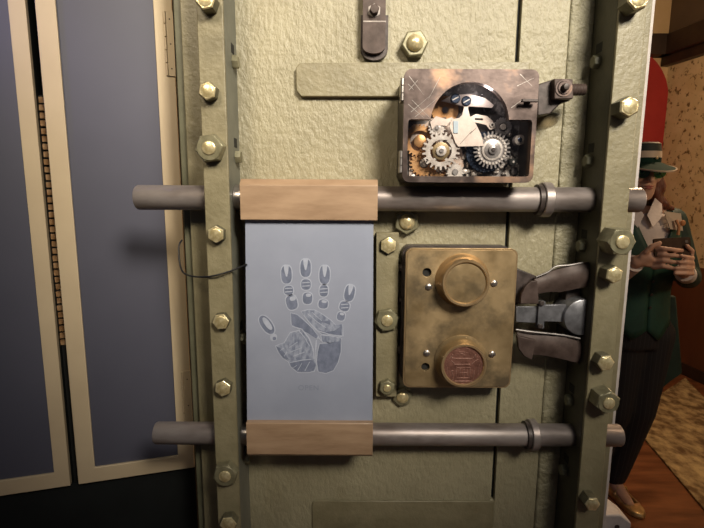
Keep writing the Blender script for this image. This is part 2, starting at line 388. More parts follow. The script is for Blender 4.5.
# body slab
m = MB(); m.box(xl0, xr1, YP + 0.010, 0.90, zLow, zTop); m.box(xe0, xl0 + 0.004, YP + 0.016, 0.90, zLow, zTop)
m.build('slab', GREEN_D, door, bevel=0.002)
xg0 = P(517, 30, YP).x; xg1 = P(520.7, 30, YP).x       # vertical groove
zg = P(500, 500, YP).z
xs2 = P(571, 0, YP).x
a = P(312, 502, YP)
# main front sheet, with the rounded lower panel set in
m = MB(); m.prism([(FLl1 - 0.004, zLow), (xg1, zLow), (xg1, zg), (xg0, zg), (xg0, zTop), (FLl1 - 0.004, zTop)], YP, YP + 0.012)
m.build('front_sheet', GREEN, door, bevel=0.0025)
m = MB(); xa = a.x; zA = zg - 0.001
m.prism([(xg1, zLow), (xg1, zA), (xa + 0.008, zA), (xa + 0.002, zA - 0.003), (xa, zA - 0.009), (xa, zLow)], YP - 0.0035, YP)
m.build('lower_panel', GREEN_S, door, bevel=0.0015)
m = MB(); m.box(xg1, xs2, YP, YP + 0.012, zLow, zTop); m.build('right_sheet', GREEN, door, bevel=0.001)
m = MB(); m.box(xs2 + 0.0006, FRl0 + 0.002, YP - 0.001, YP + 0.012, zLow, zTop); m.build('side_strip', GREEN_R, door, bevel=0.004, seg=3)
m = MB(); m.box(xg0, xg1, YP + 0.009, YP + 0.011, zg, zTop); m.build('groove', DARK, door)
m = MB(); m.box(xl0, FLl1 - 0.004, YP, YP + 0.012, zLow, zTop); m.build('left_sheet', GREEN_S, door, bevel=0.0015)
m = MB(); m.box(FRl0 + 0.002, xr1, YP, YP + 0.012, zLow, zTop); m.build('edge_sheet', GREEN_S, door, bevel=0.0015)

# bolts: built about the origin, head towards -Y
def poly_bolt(kind, r, h, n=6, ph=0.0):
    m = MB()
    if kind == 'hex':          # brass faced hexagon head, flanks coloured dark for their shade
        m.mi = 1; m.lathe((0, 0, 0), (0, -1, 0), [(0, r), (h*0.86, r), (h*0.9, r*0.98)], 6, ph)
        m.mi = 0; m.lathe((0, 0, 0), (0, -1, 0), [(h*0.9, r*0.98), (h, r*0.84)], 6, ph)
        m.lathe((0, 0, 0), (0, -1, 0), [(h, r*0.70), (h + r*0.08, r*0.55), (h + r*0.03, 0)], 14)
    elif kind == 'acorn':      # nut with domed brass stud
        m.mi = 1; m.lathe((0, 0, 0), (0, -1, 0), [(0, r), (h*0.9, r), (h, r*0.9)], 6, ph)
        m.mi = 0; m.lathe((0, 0, 0), (0, -1, 0), [(h*0.9, r*0.62), (h*1.15, r*0.60), (h*1.35, r*0.48), (h*1.5, r*0.25), (h*1.55, 0)], 20)
    elif kind == 'nut':        # big painted hexagon nut with a short stud
        m.mi = 1; m.lathe((0, 0, 0), (0, -1, 0), [(0, r), (h - r*.10, r), (h, r*0.93)], 6, ph); m.lathe((0, 0, 0), (0, -1, 0), [(h*.5, r*.84), (h + .0006, r*.84), (h + .0012, r*.80)], 28)
        m.mi = 0; m.lathe((0, 0, 0), (0, -1, 0), [(h*0.9, r*0.47), (h + .0025, r*0.47), (h + .0035, r*0.38)], 18)
    return m
WASH = lambda m, r, t: m.lathe((0, 0, 0), (0, -1, 0), [(0, r), (t*0.7, r), (t, r*0.92)], 24)
protos = {}
def bolt(name, kind, px, py, Yb, rpx, h, parent, ph=0.3, mats=None, washer=0, at_px_of='face', label=None):
    """kind of bolt standing on the plane y=Yb, its face seen at px,py"""
    r = rpx * (Yb - h) / F
    key = (kind, round(r, 4), round(h, 4), round(ph, 2), mats is None, washer)
    fc = P(px, py, Yb - h) if at_px_of == 'face' else P(px, py, Yb)
    loc = Vector((fc.x, Yb, fc.z))
    if key in protos:
        o = protos[key].copy(); COL.objects.link(o)
    else:
        m = poly_bolt(kind, r, h, 6, ph)
        if washer: m.mi = 1; WASH(m, r * washer, 0.003)
        o = m.build(name, mats or [BRASSB, FLANK if kind == 'hex' else NUTG], None, bevel=0.0006)
        protos[key] = o
    o.parent = parent; o.location = loc - origin_of(parent)
    if label: o['label'] = label
    return o

# side beams: web + flange
def beam(x0, x1, inner_left, lab):
    m = MB()
    m.box(x0, x1, YF, YF + 0.006, zLow, zTop)
    o = m.build('side_beam', GREEN_S, door, bevel=0.0012); o['label'] = lab; m = MB()
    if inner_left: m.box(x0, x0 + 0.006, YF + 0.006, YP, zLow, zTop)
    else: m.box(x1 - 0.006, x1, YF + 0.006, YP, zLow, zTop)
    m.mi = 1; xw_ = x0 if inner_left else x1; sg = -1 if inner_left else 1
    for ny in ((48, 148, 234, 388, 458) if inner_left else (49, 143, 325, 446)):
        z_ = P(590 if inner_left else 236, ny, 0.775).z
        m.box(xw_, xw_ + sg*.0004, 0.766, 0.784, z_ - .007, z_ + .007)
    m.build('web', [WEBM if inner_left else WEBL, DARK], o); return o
bl = beam(FLl0, FLl1, False, 'left upright beam'); br = beam(FRl0, FRl1, True, 'right upright beam')
for (kind, x, y, r, h, ph) in [('hex', 205, -1, 10, 0.022, .2), ('hex', 207, 90.5, 9.3, 0.017, .35), ('nut', 209, 148, 14.5, 0.016, .15), ('hex', 215.5, 234.5, 9.3, 0.013, .5),
        ('hex', 220.5, 322, 9.3, 0.013, .1), ('hex', 222.5, 389, 9.3, 0.014, .4), ('nut', 225, 476, 14, 0.014, .25), ('hex', 228, 525, 10, 0.016, .1)]:
    bolt('hex_bolt' if kind == 'hex' else 'hex_nut', kind, x, y, YF, r, h, bl, ph)
for (kind, x, y, r, h, ph) in [('hex', 639, -2, 11, 0.026, .3), ('hex', 630, 106.5, 10.5, 0.026, .55), ('nut', 622, 242, 15, 0.032, .0), ('hex', 615, 275, 9.5, 0.024, .45),
        ('hex', 606.5, 363.5, 9.5, 0.021, .1), ('nut', 608.5, 403, 13.5, 0.026, .35), ('hex', 593, 505, 9, 0.022, .0)]:
    bolt('hex_bolt' if kind == 'hex' else 'hex_nut', kind, x, y, YF, r, h, br, ph)
# bolt heads on the webs, pointing inwards
def web_bolt(px, py, side, parent):
    x = FLl1 if side > 0 else FRl0
    p = P(px, py, 0.775)
    m = MB(); m.lathe((x, 0.775, p.z), (side, 0, 0), [(0, 0.0105), (0.007, 0.0105), (0.009, 0.009)], 6, 0.3)
    m.build('web_bolt', NUTG if side > 0 else GREEN_D, parent, bevel=0.0005)  # right-hand heads in darker paint to carry the web's shade
for px, py in ((236, 62), (238, 157), (243, 338), (243, 458)): web_bolt(px, py, 1, bl)
for px, py in ((590, 62), (586, 161), (577, 246), (566, 400), (560, 470)): web_bolt(px, py, -1, br)
# nuts straight on the front sheet
bolt('hex_nut', 'acorn', 415, 43, YP, 13.0, 0.020, door, .1)
bolt('hex_nut', 'acorn', 407, 222, YP, 13.0, 0.014, door, .5)
bolt('dome_nut', 'acorn', 402.5, 397.5, YP, 10.5, 0.009, door, .3)
# long flat bar across the sheet
Yb = YP - 0.009
m = MB(); m.prism(polypx([(295.5, 68), (300, 62.5), (530, 62), (530, 97), (301, 96.5), (296, 90)], Yb), Yb, YP)
m.build('flat_bar', GREEN_S, door, bevel=0.0015)
# narrow upright bar beside the brass box
m = MB(); Yv = YP - 0.016
m.prism(polypx([(376.5, 232.5), (399, 232.5), (396.5, 397), (376, 397)], Yv), Yv, YP)
vb = m.build('narrow_bar', GREEN_S, door, bevel=0.0012)
bolt('hex_bolt', 'hex', 388.5, 245.5, Yv, 8.8, 0.008, vb, .5)
bolt('hex_nut', 'nut', 387, 320.5, Yv, 13.0, 0.009, vb, .2)
bolt('hex_bolt', 'nut', 387, 388, Yv, 8.8, 0.010, vb, .4)
# bits poking out left of the brass box
for (x, y, r) in ((401, 268, 4), (400.5, 300, 3), (400, 350, 5)):
    m = MB(); p = P(x, y, YP - .008); m.ball(p, r*.0016, .008, r*.0018, 10, 6); m.build('weld_bead', IRON, door)

# locking rods -------------------------------------------------------
def rod(x0, y0, x1, y1, rpx, label, collar):
    Yc = 0.765
    a = P(x0, y0, Yc); b = P(x1, y1, Yc); z = (a.z + b.z)/2; a.z = z; b.z = z; r = rpx * Yc / F
    t = thing('locking_rod', label, 'rod', ((a.x + b.x)/2, Yc, z - r), 'horizontal locking rods on the vault door')
    L = b.x - a.x; m = MB()
    m.lathe(a, (1, 0, 0), [(0, r*0.7), (0.0008, r*0.93), (0.003, r), (L - 0.003, r), (L - 0.0008, r*0.93), (L, r*0.7)], 40)
    m.build('shaft', STEEL, t)
    cx = P(collar[0], collar[1], Yc).x; cw = collar[2] * Yc / F; cr = collar[3] * Yc / F
    m = MB(); m.lathe((cx, Yc, z), (1, 0, 0), [(-cw/2, r*0.98), (-cw/2, cr*0.95), (-cw/2 + .0012, cr), (cw/2 - .0012, cr), (cw/2, cr*0.95), (cw/2, r*0.98)], 40, caps=False)
    m.mi = 1; m.lathe((cx - cw*0.75, Yc, z), (1, 0, 0), [(-cw/4, r*1.01), (-cw/4, cr*0.88), (cw/4, cr*0.88), (cw/4, r)], 40, caps=False)
    m.build('collar', [STEEL, IRON], t)
    return t, r, z
rod1, rr1, rz1 = rod(137, 197.5, 640.5, 200, 12.2, 'upper steel locking rod running under the gear box', (545, 199, 9, 17))
rod2, rr2, rz2 = rod(155.5, 431, 620, 437, 11.7, 'lower steel locking rod below the brass lock box', (532, 434, 8, 16.5))

# handprint panel -----------------------------------------------------
YB = 0.722
tb = P(309, 455, 0.75)
hp = thing('handprint_panel', 'grey handprint plate held between two wooden blocks on the locking rods', 'hand scanner', (tb.x, 0.75, tb.z))
m = MB(); m.prism(polypx([(245, 216), (373.5, 216), (372.5, 428), (247, 428)], YB), YB, YB + 0.008)
bd = m.build('board', BOARD, hp, bevel=0.0008)
Yw = 0.712
def block(x0, y0, x1, y1, topch, botch, lab):
    p = P(x0, y1, Yw); q = P(x1, y0, Yw)
    m = MB(); z0, z1 = p.z, q.z; y_b = 0.797
    prof = [(Yw, z0 + botch), (Yw + botch*0.9, z0), (y_b, z0), (y_b, z1), (Yw + topch*0.9, z1), (Yw, z1 - topch)]
    n = len(prof); LL = [m.v((p.x, a, b)) for a, b in prof]; RR = [m.v((q.x, a, b)) for a, b in prof]
    m.f(LL); m.f(list(reversed(RR)))
    for i in range(n): m.f([LL[i], LL[(i+1)%n], RR[(i+1)%n], RR[i]])
    o = m.build('wooden_block', WOOD, hp, bevel=0.0015, seg=3); o['label'] = lab
block(240.5, 179.5, 378, 220, 0.009, 0.001, 'upper block'); block(247, 423.5, 373, 457, 0.001, 0.005, 'lower block')
# rod sleeves peeping out left of the blocks
for (px, py, r_) in ((242, 198, rr1), (245, 432, rr2)):
    m = MB(); p = P(px, py, 0.765); m.lathe((p.x - 0.010, 0.765, rz1 if py < 300 else rz2), (1, 0, 0), [(0, r_*0.9), (0.001, r_ + 0.0012), (0.022, r_ + 0.0012)], 36); m.build('sleeve', LIDEDGE, hp)
# the print
def ring_pts(cx, cy, w_, h_, rot=0, n=18, sq=0.75):
    out = []
    for i in range(n):
        t = 2*pi*i/n; c, s_ = cos(t), sin(t)
        x = w_/2 * math.copysign(abs(c)**sq, c); y = h_/2 * math.copysign(abs(s_)**sq, s_)
        out.append((cx + x*cos(rot) - y*sin(rot), cy + x*sin(rot) + y*cos(rot)))
    return out
pads = [(286.5, 274.5, 10.5, 18, -.03), (288.6, 290.3, 9, 9, -.05), (291.8, 302.5, 11, 14.5, -.25), (305.6, 268, 10.5, 18, 0), (306, 284.5, 9.5, 10.5, 0), (307.5, 298.3, 9.5, 11.5, 0),
        (324.6, 274.8, 10.5, 18.5, .02), (323.8, 290.8, 8.5, 11.5, .05), (323.2, 304, 9.5, 9, .1), (349.6, 293, 10, 16.5, .2), (344.5, 306.3, 10, 9.5, .3), (341, 316.3, 7.8, 8.5, .2)]
def S(l): return [(255 + x/7.04, 305 + y/7.04) for x, y in l]
band = S([(255,60),(300,72),(340,108),(400,165),(440,215),(430,235),(370,195),(310,165),(262,140)])
upper = S([(330,48),(380,36),(430,42),(480,75),(530,110),(560,140),(610,135),(615,215),(540,208),(470,200),(420,160),(370,105)])
hypo = S([(458,278),(530,272),(602,255),(600,330),(580,400),(550,455),(500,475),(450,465),(440,400),(446,330)])
then_ = S([(150,290),(210,270),(250,200),(330,180),(375,240),(398,300),(408,380),(430,420),(412,462),(370,470),(300,468),(255,430),(240,395),(200,372),(170,335)])
mid = S([(470,215),(540,225),(604,235),(600,252),(530,262),(478,258)])
m = MB()
m.mi = 0
for k, (cx, cy, w_, h_, rot) in enumerate(pads):
    m.mi = 2; m.prism(polypx(ring_pts(cx, cy, w_ + 2.0, h_ + 2.0, rot), YB), YB - 0.00018, YB)
    m.mi = 0; m.prism(polypx(ring_pts(cx, cy, w_, h_, rot), YB), YB - 0.0003, YB)
    if k in (0, 3, 6, 9):          # pale nick at the tip
        q = [(cx - 2.6, cy - h_/2 - 0.6), (cx + 2.6, cy - h_/2 - 0.6), (cx + 2.0, cy - h_*0.2), (cx + 0.6, cy + h_*0.12), (cx - 0.6, cy + h_*0.1), (cx - 2.0, cy - h_*0.22)]
        q = [(cx + (x-cx)*cos(rot) - (y-cy)*sin(rot), cy + (x-cx)*sin(rot) + (y-cy)*cos(rot)) for x, y in q]
        m.mi = 2; m.prism(polypx(q, YB), YB - 0.0004, YB)
    elif k in (1, 4, 7, 10):
        for dy in (-1.8, 1.6):
            m.mi = 2; m.prism(polypx([(cx - 3.6, cy + dy - .4), (cx + 3.8, cy + dy - .9), (cx + 3.8, cy + dy), (cx - 3.6, cy + dy + .5)], YB), YB - 0.0004, YB)
    else:
        m.mi = 2; m.prism(polypx(ring_pts(cx + 1, cy - h_*0.28, w_*0.55, h_*0.3, rot), YB), YB - 0.0004, YB)
# thumb outline
to = ring_pts(266.8, 324.8, 10.5, 21, -0.62, 20, 0.9)
m.mi = 2; m.prism(polypx(ring_pts(266.8, 324.8, 12.5, 23, -0.62, 20, 0.9), YB), YB - 0.00018, YB)
m.mi = 0; m.prism(polypx(to, YB), YB - 0.0003, YB)
m.mi = 2; m.prism(polypx(ring_pts(267.4, 323.6, 5.2, 15, -0.62, 16, 0.9), YB), YB - 0.0004, YB)
m.mi = 2; m.prism(polypx(ring_pts(273.6, 337.4, 7, 7.5, 0), YB), YB - 0.0002, YB); m.mi = 0; m.prism(polypx(ring_pts(274.4, 338.4, 3.4, 3.4, 0), YB), YB - 0.0004, YB)
def grow(pl, k):
    cx = sum(x for x, y in pl)/len(pl); cy = sum(y for x, y in pl)/len(pl)
    out = []
    for x, y in pl:
        d = math.hypot(x-cx, y-cy) or 1; out.append((x + (x-cx)/d*k, y + (y-cy)/d*k))
    return out
for pl, mi in ((then_, 1), (upper, 1), (hypo, 0), (band, 0), (mid, 1)):
    m.mi = 2; m.prism(polypx(grow(pl, 1.4), YB), YB - 0.00012, YB)
    m.mi = mi; m.prism(polypx(grow(pl, 0.55), YB), YB - 0.0003 - 0.00003*mi, YB)
# darker heel of the thumb and little-finger ridge
m.mi = 0
for l in ([(243,402),(330,388),(400,385),(428,420),(412,462),(370,470),(300,468),(258,432)], [(150,292),(175,300),(215,345),(240,385),(262,388),(200,372),(170,335)], [(440,170),(500,190),(560,180),(605,150),(612,212),(540,208),(470,200)], [(470,110),(530,110),(528,140),(500,128),(474,122)]):
    m.prism(polypx(S(l), YB), YB - 0.00042, YB)
# crease lines
m.mi = 2
def crease(pts, wpx=0.6):
    for (x0, y0), (x1, y1) in zip(pts, pts[1:]):
        d = math.hypot(x1-x0, y1-y0) or 1; nx, ny = -(y1-y0)/d*wpx/2, (x1-x0)/d*wpx/2
        m.prism(polypx([(x0+nx, y0+ny), (x1+nx, y1+ny), (x1-nx, y1-ny), (x0-nx, y0-ny)], YB), YB - 0.0006, YB)
for l, w_ in (([(345,75),(390,130),(440,180),(520,205),(610,222)], .9), ([(262,150),(330,170),(380,235),(410,310),(418,380)], 1.0), ([(310,180),(350,230),(385,290)], .7), ([(245,405),(330,388),(395,382)], .7),
             ([(295,425),(270,440)], .6), ([(330,410),(300,460)], .6), ([(385,400),(350,465)], .7), ([(205,360),(225,330)], .7), ([(180,320),(205,300)], .5), ([(240,300),(300,260)], .5), ([(250,330),(330,300)], .5), ([(270,360),(350,330)], .5),
             ([(432,250),(425,330),(430,400),(440,465)], 1.3), ([(370,60),(440,120),(500,160)], .5), ([(400,50),(470,110)], .5), ([(440,225),(478,262)], .9)): crease(S(l), w_)
m.build('handprint', [PRINT, PRINT_M, PRINT_L], bd)
# engraved word
cu = bpy.data.curves.new('word', 'FONT'); cu.body = 'OPEN'; cu.size = 0.0120; cu.extrude = 0.0002; cu.align_x = 'CENTER'; cu.align_y = 'CENTER'; cu.space_character = 1.1
to_ = bpy.data.objects.new('word_curve', cu); COL.objects.link(to_); bpy.context.view_layer.update()
me = bpy.data.meshes.new_from_object(to_.evaluated_get(bpy.context.evaluated_depsgraph_get())); bpy.data.objects.remove(to_)
me.transform(Matrix.Rotation(pi/2, 4, 'X')); me.materials.clear(); me.materials.append(mat('engraved_word', (0.20, 0.225, 0.295), rough=0.5))
wo = bpy.data.objects.new('engraved_word', me); COL.objects.link(wo); wo.parent = bd; wo.location = P(308.5, 388, YB) - origin_of(bd)

# thin black cable ----------------------------------------------------
pts = [P(182, 240, 0.815), P(179, 246, 0.806), P(179.5, 262, 0.80), P(183, 272, 0.785), P(191, 276, 0.76), P(203, 277, 0.728), P(215, 275.5, 0.718), P(229, 271.5, 0.7195), P(238, 268, 0.722), P(247, 264.5, 0.7195)]
def smooth(pts, k=5):
    out = []
    for i in range(len(pts) - 1):
        p0 = pts[max(i-1, 0)]; p1 = pts[i]; p2 = pts[i+1]; p3 = pts[min(i+2, len(pts)-1)]
        for j in range(k):
            t = j / k; out.append(0.5*((2*p1) + (p2-p0)*t + (2*p0-5*p1+4*p2-p3)*t*t + (3*p1-p0-3*p2+p3)*t**3))
    return out + [pts[-1]]
m = MB(); m.tube(smooth(pts), 0.0014, 8)
tag(m.build('cable', CABLE), 'thin black cable looping over the left beam to the handprint plate', 'cable')

# top strap with bolt ---------------------------------------------------
p = P(375, 30, YP)
cl = thing('strap_latch', 'dark iron strap with rounded end and peg hanging from the top of the vault door', 'latch', (p.x, YP, P(375, 60, YP).z))
Ys = YP - 0.020
def tongue(x0, x1, ytop, ybot, Y, rr):
    a = P(x0, ybot, Y); b = P(x1, ytop, Y); x_0, x_1, z0, z1 = a.x, b.x, a.z, b.z; cx = (x_0+x_1)/2; w2 = (x_1-x_0)/2
    return [(x_0, z1), (x_0, z0 + rr)] + [(cx - w2*cos(t), z0 + rr - rr*sin(t)) for t in [pi*i/12 for i in range(1, 12)]] + [(x_1, z0 + rr), (x_1, z1)]
m = MB(); m.prism(tongue(362.5, 386.5, -40, 53.5, Ys, 0.010), Ys, Ys + 0.008)
m.mi = 1; m.box(P(363, 22, Ys).x, P(386, 22, Ys).x, Ys - 0.0003, Ys + 0.001, P(375, 22.2, Ys).z, P(375, 20.6, Ys).z)
m.build('strap', [IRON2, PAINTWEAR], cl, bevel=0.0008)
m = MB(); m.prism(tongue(360.5, 388.5, 15, 60.5, Ys + 0.008, 0.017), Ys + 0.008, YP - 0.0005); m.build('backing', IRON, cl, bevel=0.001)
m = MB(); q = P(374.5, 9, Ys - 0.008); m.mi = 1; m.lathe((q.x, Ys, q.z + .0005), (0, -1, 0), [(0, 0.0104), (0.0004, 0.0100)], 6, .5); m.mi = 0
m.lathe((q.x, Ys, q.z), (0, -1, 0), [(0, 0.0072), (0.010, 0.0072), (0.0108, 0.0064)], 6, .2); m.build('peg', [IRON2, PAINTWEAR], cl)

# ================================================================== GEAR BOX
YG = 0.705; YGb = 0.797
gp = P(470, 184, 0.75)
gb = thing('gear_box', 'rectangular steel gear box with an arched window, above the upper locking rod', 'gear box', (gp.x, 0.75, gp.z))
out = rr_px(403.3, 69, 536.3, 182.5, YG, 0.0105, 6)
x0, x1 = min(a for a, b in out), max(a for a, b in out); z0, z1 = min(b for a, b in out), max(b for a, b in out)
wl, wz0 = XZ(407, 176, YG); wr, wsh = XZ(532.5, 119.8, YG); acx, acz = XZ(469.7, 123, YG); ar = 38 * YG / F
rc = 0.004
win = [(wl + rc, wz0), (wr - rc, wz0), (wr - rc*.3, wz0 + rc*.3), (wr, wz0 + rc), (wr, wsh - rc), (wr - rc*.3, wsh - rc*.3), (wr - rc, wsh)]
a0 = math.asin((wsh - acz)/ar)
win += [(acx + ar*cos(t), acz + ar*sin(t)) for t in [a0 + (pi - 2*a0)*i/30 for i in range(31)]]
win += [(wl + rc, wsh), (wl + rc*.3, wsh - rc*.3), (wl, wsh - rc), (wl, wz0 + rc), (wl + rc*.3, wz0 + rc*.3)]
m = MB(); m.prism(out, YG, YG + 0.012, [win]); m.mi = 1
for (xa, ya, xb, yb_) in ((409, 76, 424, 95), (411, 112, 431, 95), (408, 104, 424, 118), (409, 90, 418, 80), (412, 100, 430, 118), (520, 74, 532, 86), (517, 86, 534, 78), (511, 108, 522, 100), (440, 77, 428, 100), (408, 84, 414, 90), (415, 117, 440, 96)):
    a = P(xa, ya, YG); b = P(xb, yb_, YG); d = (b - a).normalized(); n_ = Vector((-d.z, 0, d.x)) * 0.00045
    m.prism([((a+n_).x, (a+n_).z), ((b+n_*.4).x, (b+n_*.4).z), ((b-n_*.4).x, (b-n_*.4).z), ((a-n_).x, (a-n_).z)], YG - 0.00012, YG)
lid = m.build('lid', [LID, LIDEDGE], gb, bevel=0.0016, seg=2)
ins = 0.003
o2 = rrect(x0 + 0.0003, x1 - 0.0003, z0 + 0.0003, z1 - 0.0003, 0.010, 6); i2 = rrect(x0 + 0.005, x1 - 0.005, z0 + 0.005, z1 - 0.005, 0.006, 6)
m = MB(); m.prism(o2, YG + 0.0125, YGb, [i2]); m.prism(i2, YGb - 0.035, YGb - 0.031); m.build('housing', BOXSIDE, gb, bevel=0.0008)
Yk = YGb - 0.035      # inside back
m = MB(); m.prism(i2, Yk - 0.001, Yk - 0.0002); m.mi = 1
for i in range(60):
    a = P(random.uniform(410, 530), random.choice([random.uniform(163, 177), random.uniform(120, 177)]), Yk - .004); m.ball(a, random.uniform(.002, .0055), .004, random.uniform(.002, .0045), 8, 5)
m.build('back_lining', [INSIDE, GEAR], gb)
m = MB(); m.box(wl - 0.001, wr + 0.001, YG + 0.0085, YG + 0.0095, wz0 - 0.001, acz + ar + 0.001); m.build('window_glass', GLASS, lid)
# lid hinge knuckles on the left
for (ya, yb_) in ((79, 102), (151, 173)):
    a = P(400, yb_, YG + .012); b = P(400, ya, YG + .012); H = b.z - a.z
    m = MB(); m.box(x0 - 0.0035, x0 + 0.002, YG + 0.004, YG + 0.030, a.z, b.z)
    for k in range(3): m.lathe((x0 - 0.002, YG + 0.004, a.z + H*k/3 + .0004), (0, 0, 1), [(0, 0.003), (H/3 - 0.0008, 0.003)], 10)
    m.build('hinge', LIDEDGE, gb, bevel=0.0004)
# thumb turn
q = P(529, 101, YG - 0.008)
m = MB(); m.lathe((q.x, YG, q.z - .001), (0, -1, 0), [(0, 0.0045), (0.002, 0.004), (0.006, 0.0028), (0.008, 0.0028)], 14)
m.box(q.x - 0.011, q.x + 0.011, YG - 0.013, YG - 0.007, q.z - 0.002, q.z + 0.0022); m.build('thumb_turn', IRON, lid, bevel=0.0009)
def gear_pts(cx, cz, ro, ri, n):
    out = []
    for i in range(n):
        t = 2*pi*i/n; d = 2*pi/n
        out += [(cx + ri*cos(t), cz + ri*sin(t)), (cx + ri*cos(t + d*.28), cz + ri*sin(t + d*.28)), (cx + ro*cos(t + d*.40), cz + ro*sin(t + d*.40)), (cx + ro*cos(t + d*.72), cz + ro*sin(t + d*.72)), (cx + ri*cos(t + d*.86), cz + ri*sin(t + d*.86))]
    return out
def gear(px, py, Y, ro, ri, n, mats, hubs, hole=0.45, thick=0.004, name='gear', pins=0, lab=None):
    k = Y / F; c = P(px, py, Y); m = MB()
    holes = [circ(c.x, c.z, ri*k*hole, 24)] if hole else []
    m.prism(gear_pts(c.x, c.z, ro*k, ri*k, n), Y, Y + thick, holes)
    if pins:
        m.mi = 1
        for i in range(pins):
            t = 2*pi*i/pins; m.lathe((c.x + 13.2*k*cos(t), Y, c.z + 13.2*k*sin(t)), (0, -1, 0), [(0, 1.5*k), (.0015, 1.1*k)], 8)
    o = m.build(name, [mats[0], GEAR], gb, bevel=0.0003, seg=1)
    if lab: o['label'] = lab
    m = MB()
    for (mi, r, h0, h1) in hubs:
        m.mi = mi; m.lathe((c.x, Y, c.z), (0, -1, 0), [(h0, r*k), (h1 - .0005, r*k), (h1, r*k*0.88)], 24)
    m.build('hub', mats, o)
    return o
def teeth_ring(): pass
m = MB(); Yz = Yk - .004
m.prism(polypx([(409, 128), (414, 124), (425, 124), (432, 118), (434, 108), (444, 100), (452, 108), (455, 122), (458, 135), (462, 150), (464, 166), (458, 177), (409, 177)], Yz), Yz, Yz + .003)
m.build('base_plate', mat('pinkish_base', (0.42, 0.27, 0.19), (0.68, 0.58, 0.52), rough=0.45, metal=0.2, scale=45), gb, bevel=.0004)
# copper gear wheels at the left, low layer
gear(420, 141, Yk - 0.012, 16, 14, 26, [ORANGE, GEAR], [(0, 6, -.003, .001)], 0.7, lab='large copper wheel')
gear(424, 163, Yk - 0.009, 14, 12, 22, [ORANGE, GEAR], [(1, 4, -.003, .002)], 0.4, lab='low copper wheel')
gear(441, 168, Yk - 0.008, 13, 11, 24, [ORANGE, GEAR], [(1, 3, -.003, .001)], 0.5, lab='copper wheel under the left gear')
gear(445, 110, Yk - 0.006, 13, 13, 12, [ORANGE, GEARD], [(1, 3, -.003, .001)], 0)
gear(437, 128, Yk - 0.020, 8.5, 7, 16, [GEAR, GEARD], [(0, 4.5, -.003, .001), (1, 2, 0, .003)], 0.35, lab='small pinion above the left gear')
gl_ = gear(441, 151, Yk - 0.027, 18.5, 15, 22, [GEAR, GEARD, BRASS], [(2, 8.5, -.003, .0005), (0, 5.0, -.001, .004), (1, 2.2, .003, .006)], 0.70, lab='pale left gear wheel')
# spokes of left gear
k = (Yk - .027)/F; c = P(441, 151, Yk - .027); m = MB()
for i in range(5):
    t = 2*pi*i/5 + .3; d = Vector((cos(t), 0, sin(t))); n_ = Vector((-sin(t), 0, cos(t)))*1.3*k
    a = c + d*6*k; b = c + d*12.5*k
    m.prism([((a+n_).x, (a+n_).z), ((b+n_).x, (b+n_).z), ((b-n_).x, (b-n_).z), ((a-n_).x, (a-n_).z)], Yk - .026, Yk - .024)
m.build('spokes', GEAR, gl_)
gear(486, 152, Yk - 0.014, 19.5, 19, 40, [BLUED, BLUED], [(0, 3, -.003, .001)], 0, lab='dark disc put in as the shadow of the right gear')  # right gear's cast shadow built in as a dark disc
gear(492, 150, Yk - 0.027, 18, 14.3, 26, [GEARD, GEAR, IRON], [(1, 10.2, -.003, .0025), (0, 8.0, .002, .0035), (0, 4.2, .002, .007), (2, 2.0, .006, .0085)], 0.60, pins=26, lab='dark right gear wheel')
gear(455, 172, Yk - 0.016, 9, 7.5, 18, [GEAR, GEARD], [(1, 3, -.003, .002)], 0.4, lab='small gear at the bottom of the window')
gear(514, 172, Yk - 0.010, 9, 8, 18, [GEAR, GEARD], [(1, 3, -.003, .002)], 0.6)
gear(503, 127, Yk - 0.008, 9, 8, 18, [GEARD, GEAR], [(1, 3, -.003, .002)], 0.5)
# sector plate with arm and screws
Yq = Yk - 0.030
m = MB(); m.prism(polypx([(449, 126), (452, 119), (459, 118), (462, 115), (464, 107), (461, 103), (470, 103), (468, 108), (470, 116), (476, 124), (481, 134), (484, 146), (458, 146.5), (455, 142), (452, 133)], Yq), Yq, Yq + 0.0015)
sp = m.build('sector_plate', PLATEP, gb, bevel=0.0003)
m = MB(); m.prism(polypx([(453.5, 121), (458.5, 121), (458, 133), (453.5, 133)], Yq - .001), Yq - 0.0015, Yq); m.build('pale_tag', PALEBLUE, sp)
crs = MB()
for (xa, ya, xb, yb_) in ((460, 144, 472, 131), (470, 134, 476, 128)):
    a = P(xa, ya, Yq); b = P(xb, yb_, Yq); d = (b-a).normalized(); n_ = Vector((-d.z, 0, d.x))*.0003
    crs.prism([((a+n_).x, (a+n_).z), ((b+n_).x, (b+n_).z), ((b-n_).x, (b-n_).z), ((a-n_).x, (a-n_).z)], Yq - .0002, Yq)
crs.build('score_line', IRON, sp)
for (sx, sy) in ((455.5, 98.5), (466.5, 101)):
    c = P(sx, sy, Yq - .002); kk = Yq/F; m = MB(); m.lathe((c.x, Yq + 0.002, c.z), (0, -1, 0), [(0, 4.8*kk), (.003, 4.8*kk), (.0045, 3.8*kk)], 20)
    m.mi = 1; M_ = Matrix.Translation((c.x, Yq - .0028, c.z)) @ Matrix.Rotation(-.5, 4, 'Y'); m.box(-3.3*kk, 3.3*kk, 0, .0004, -.5*kk, .5*kk, M_)
    m.build('screw', [BLUED, GEAR], gb)
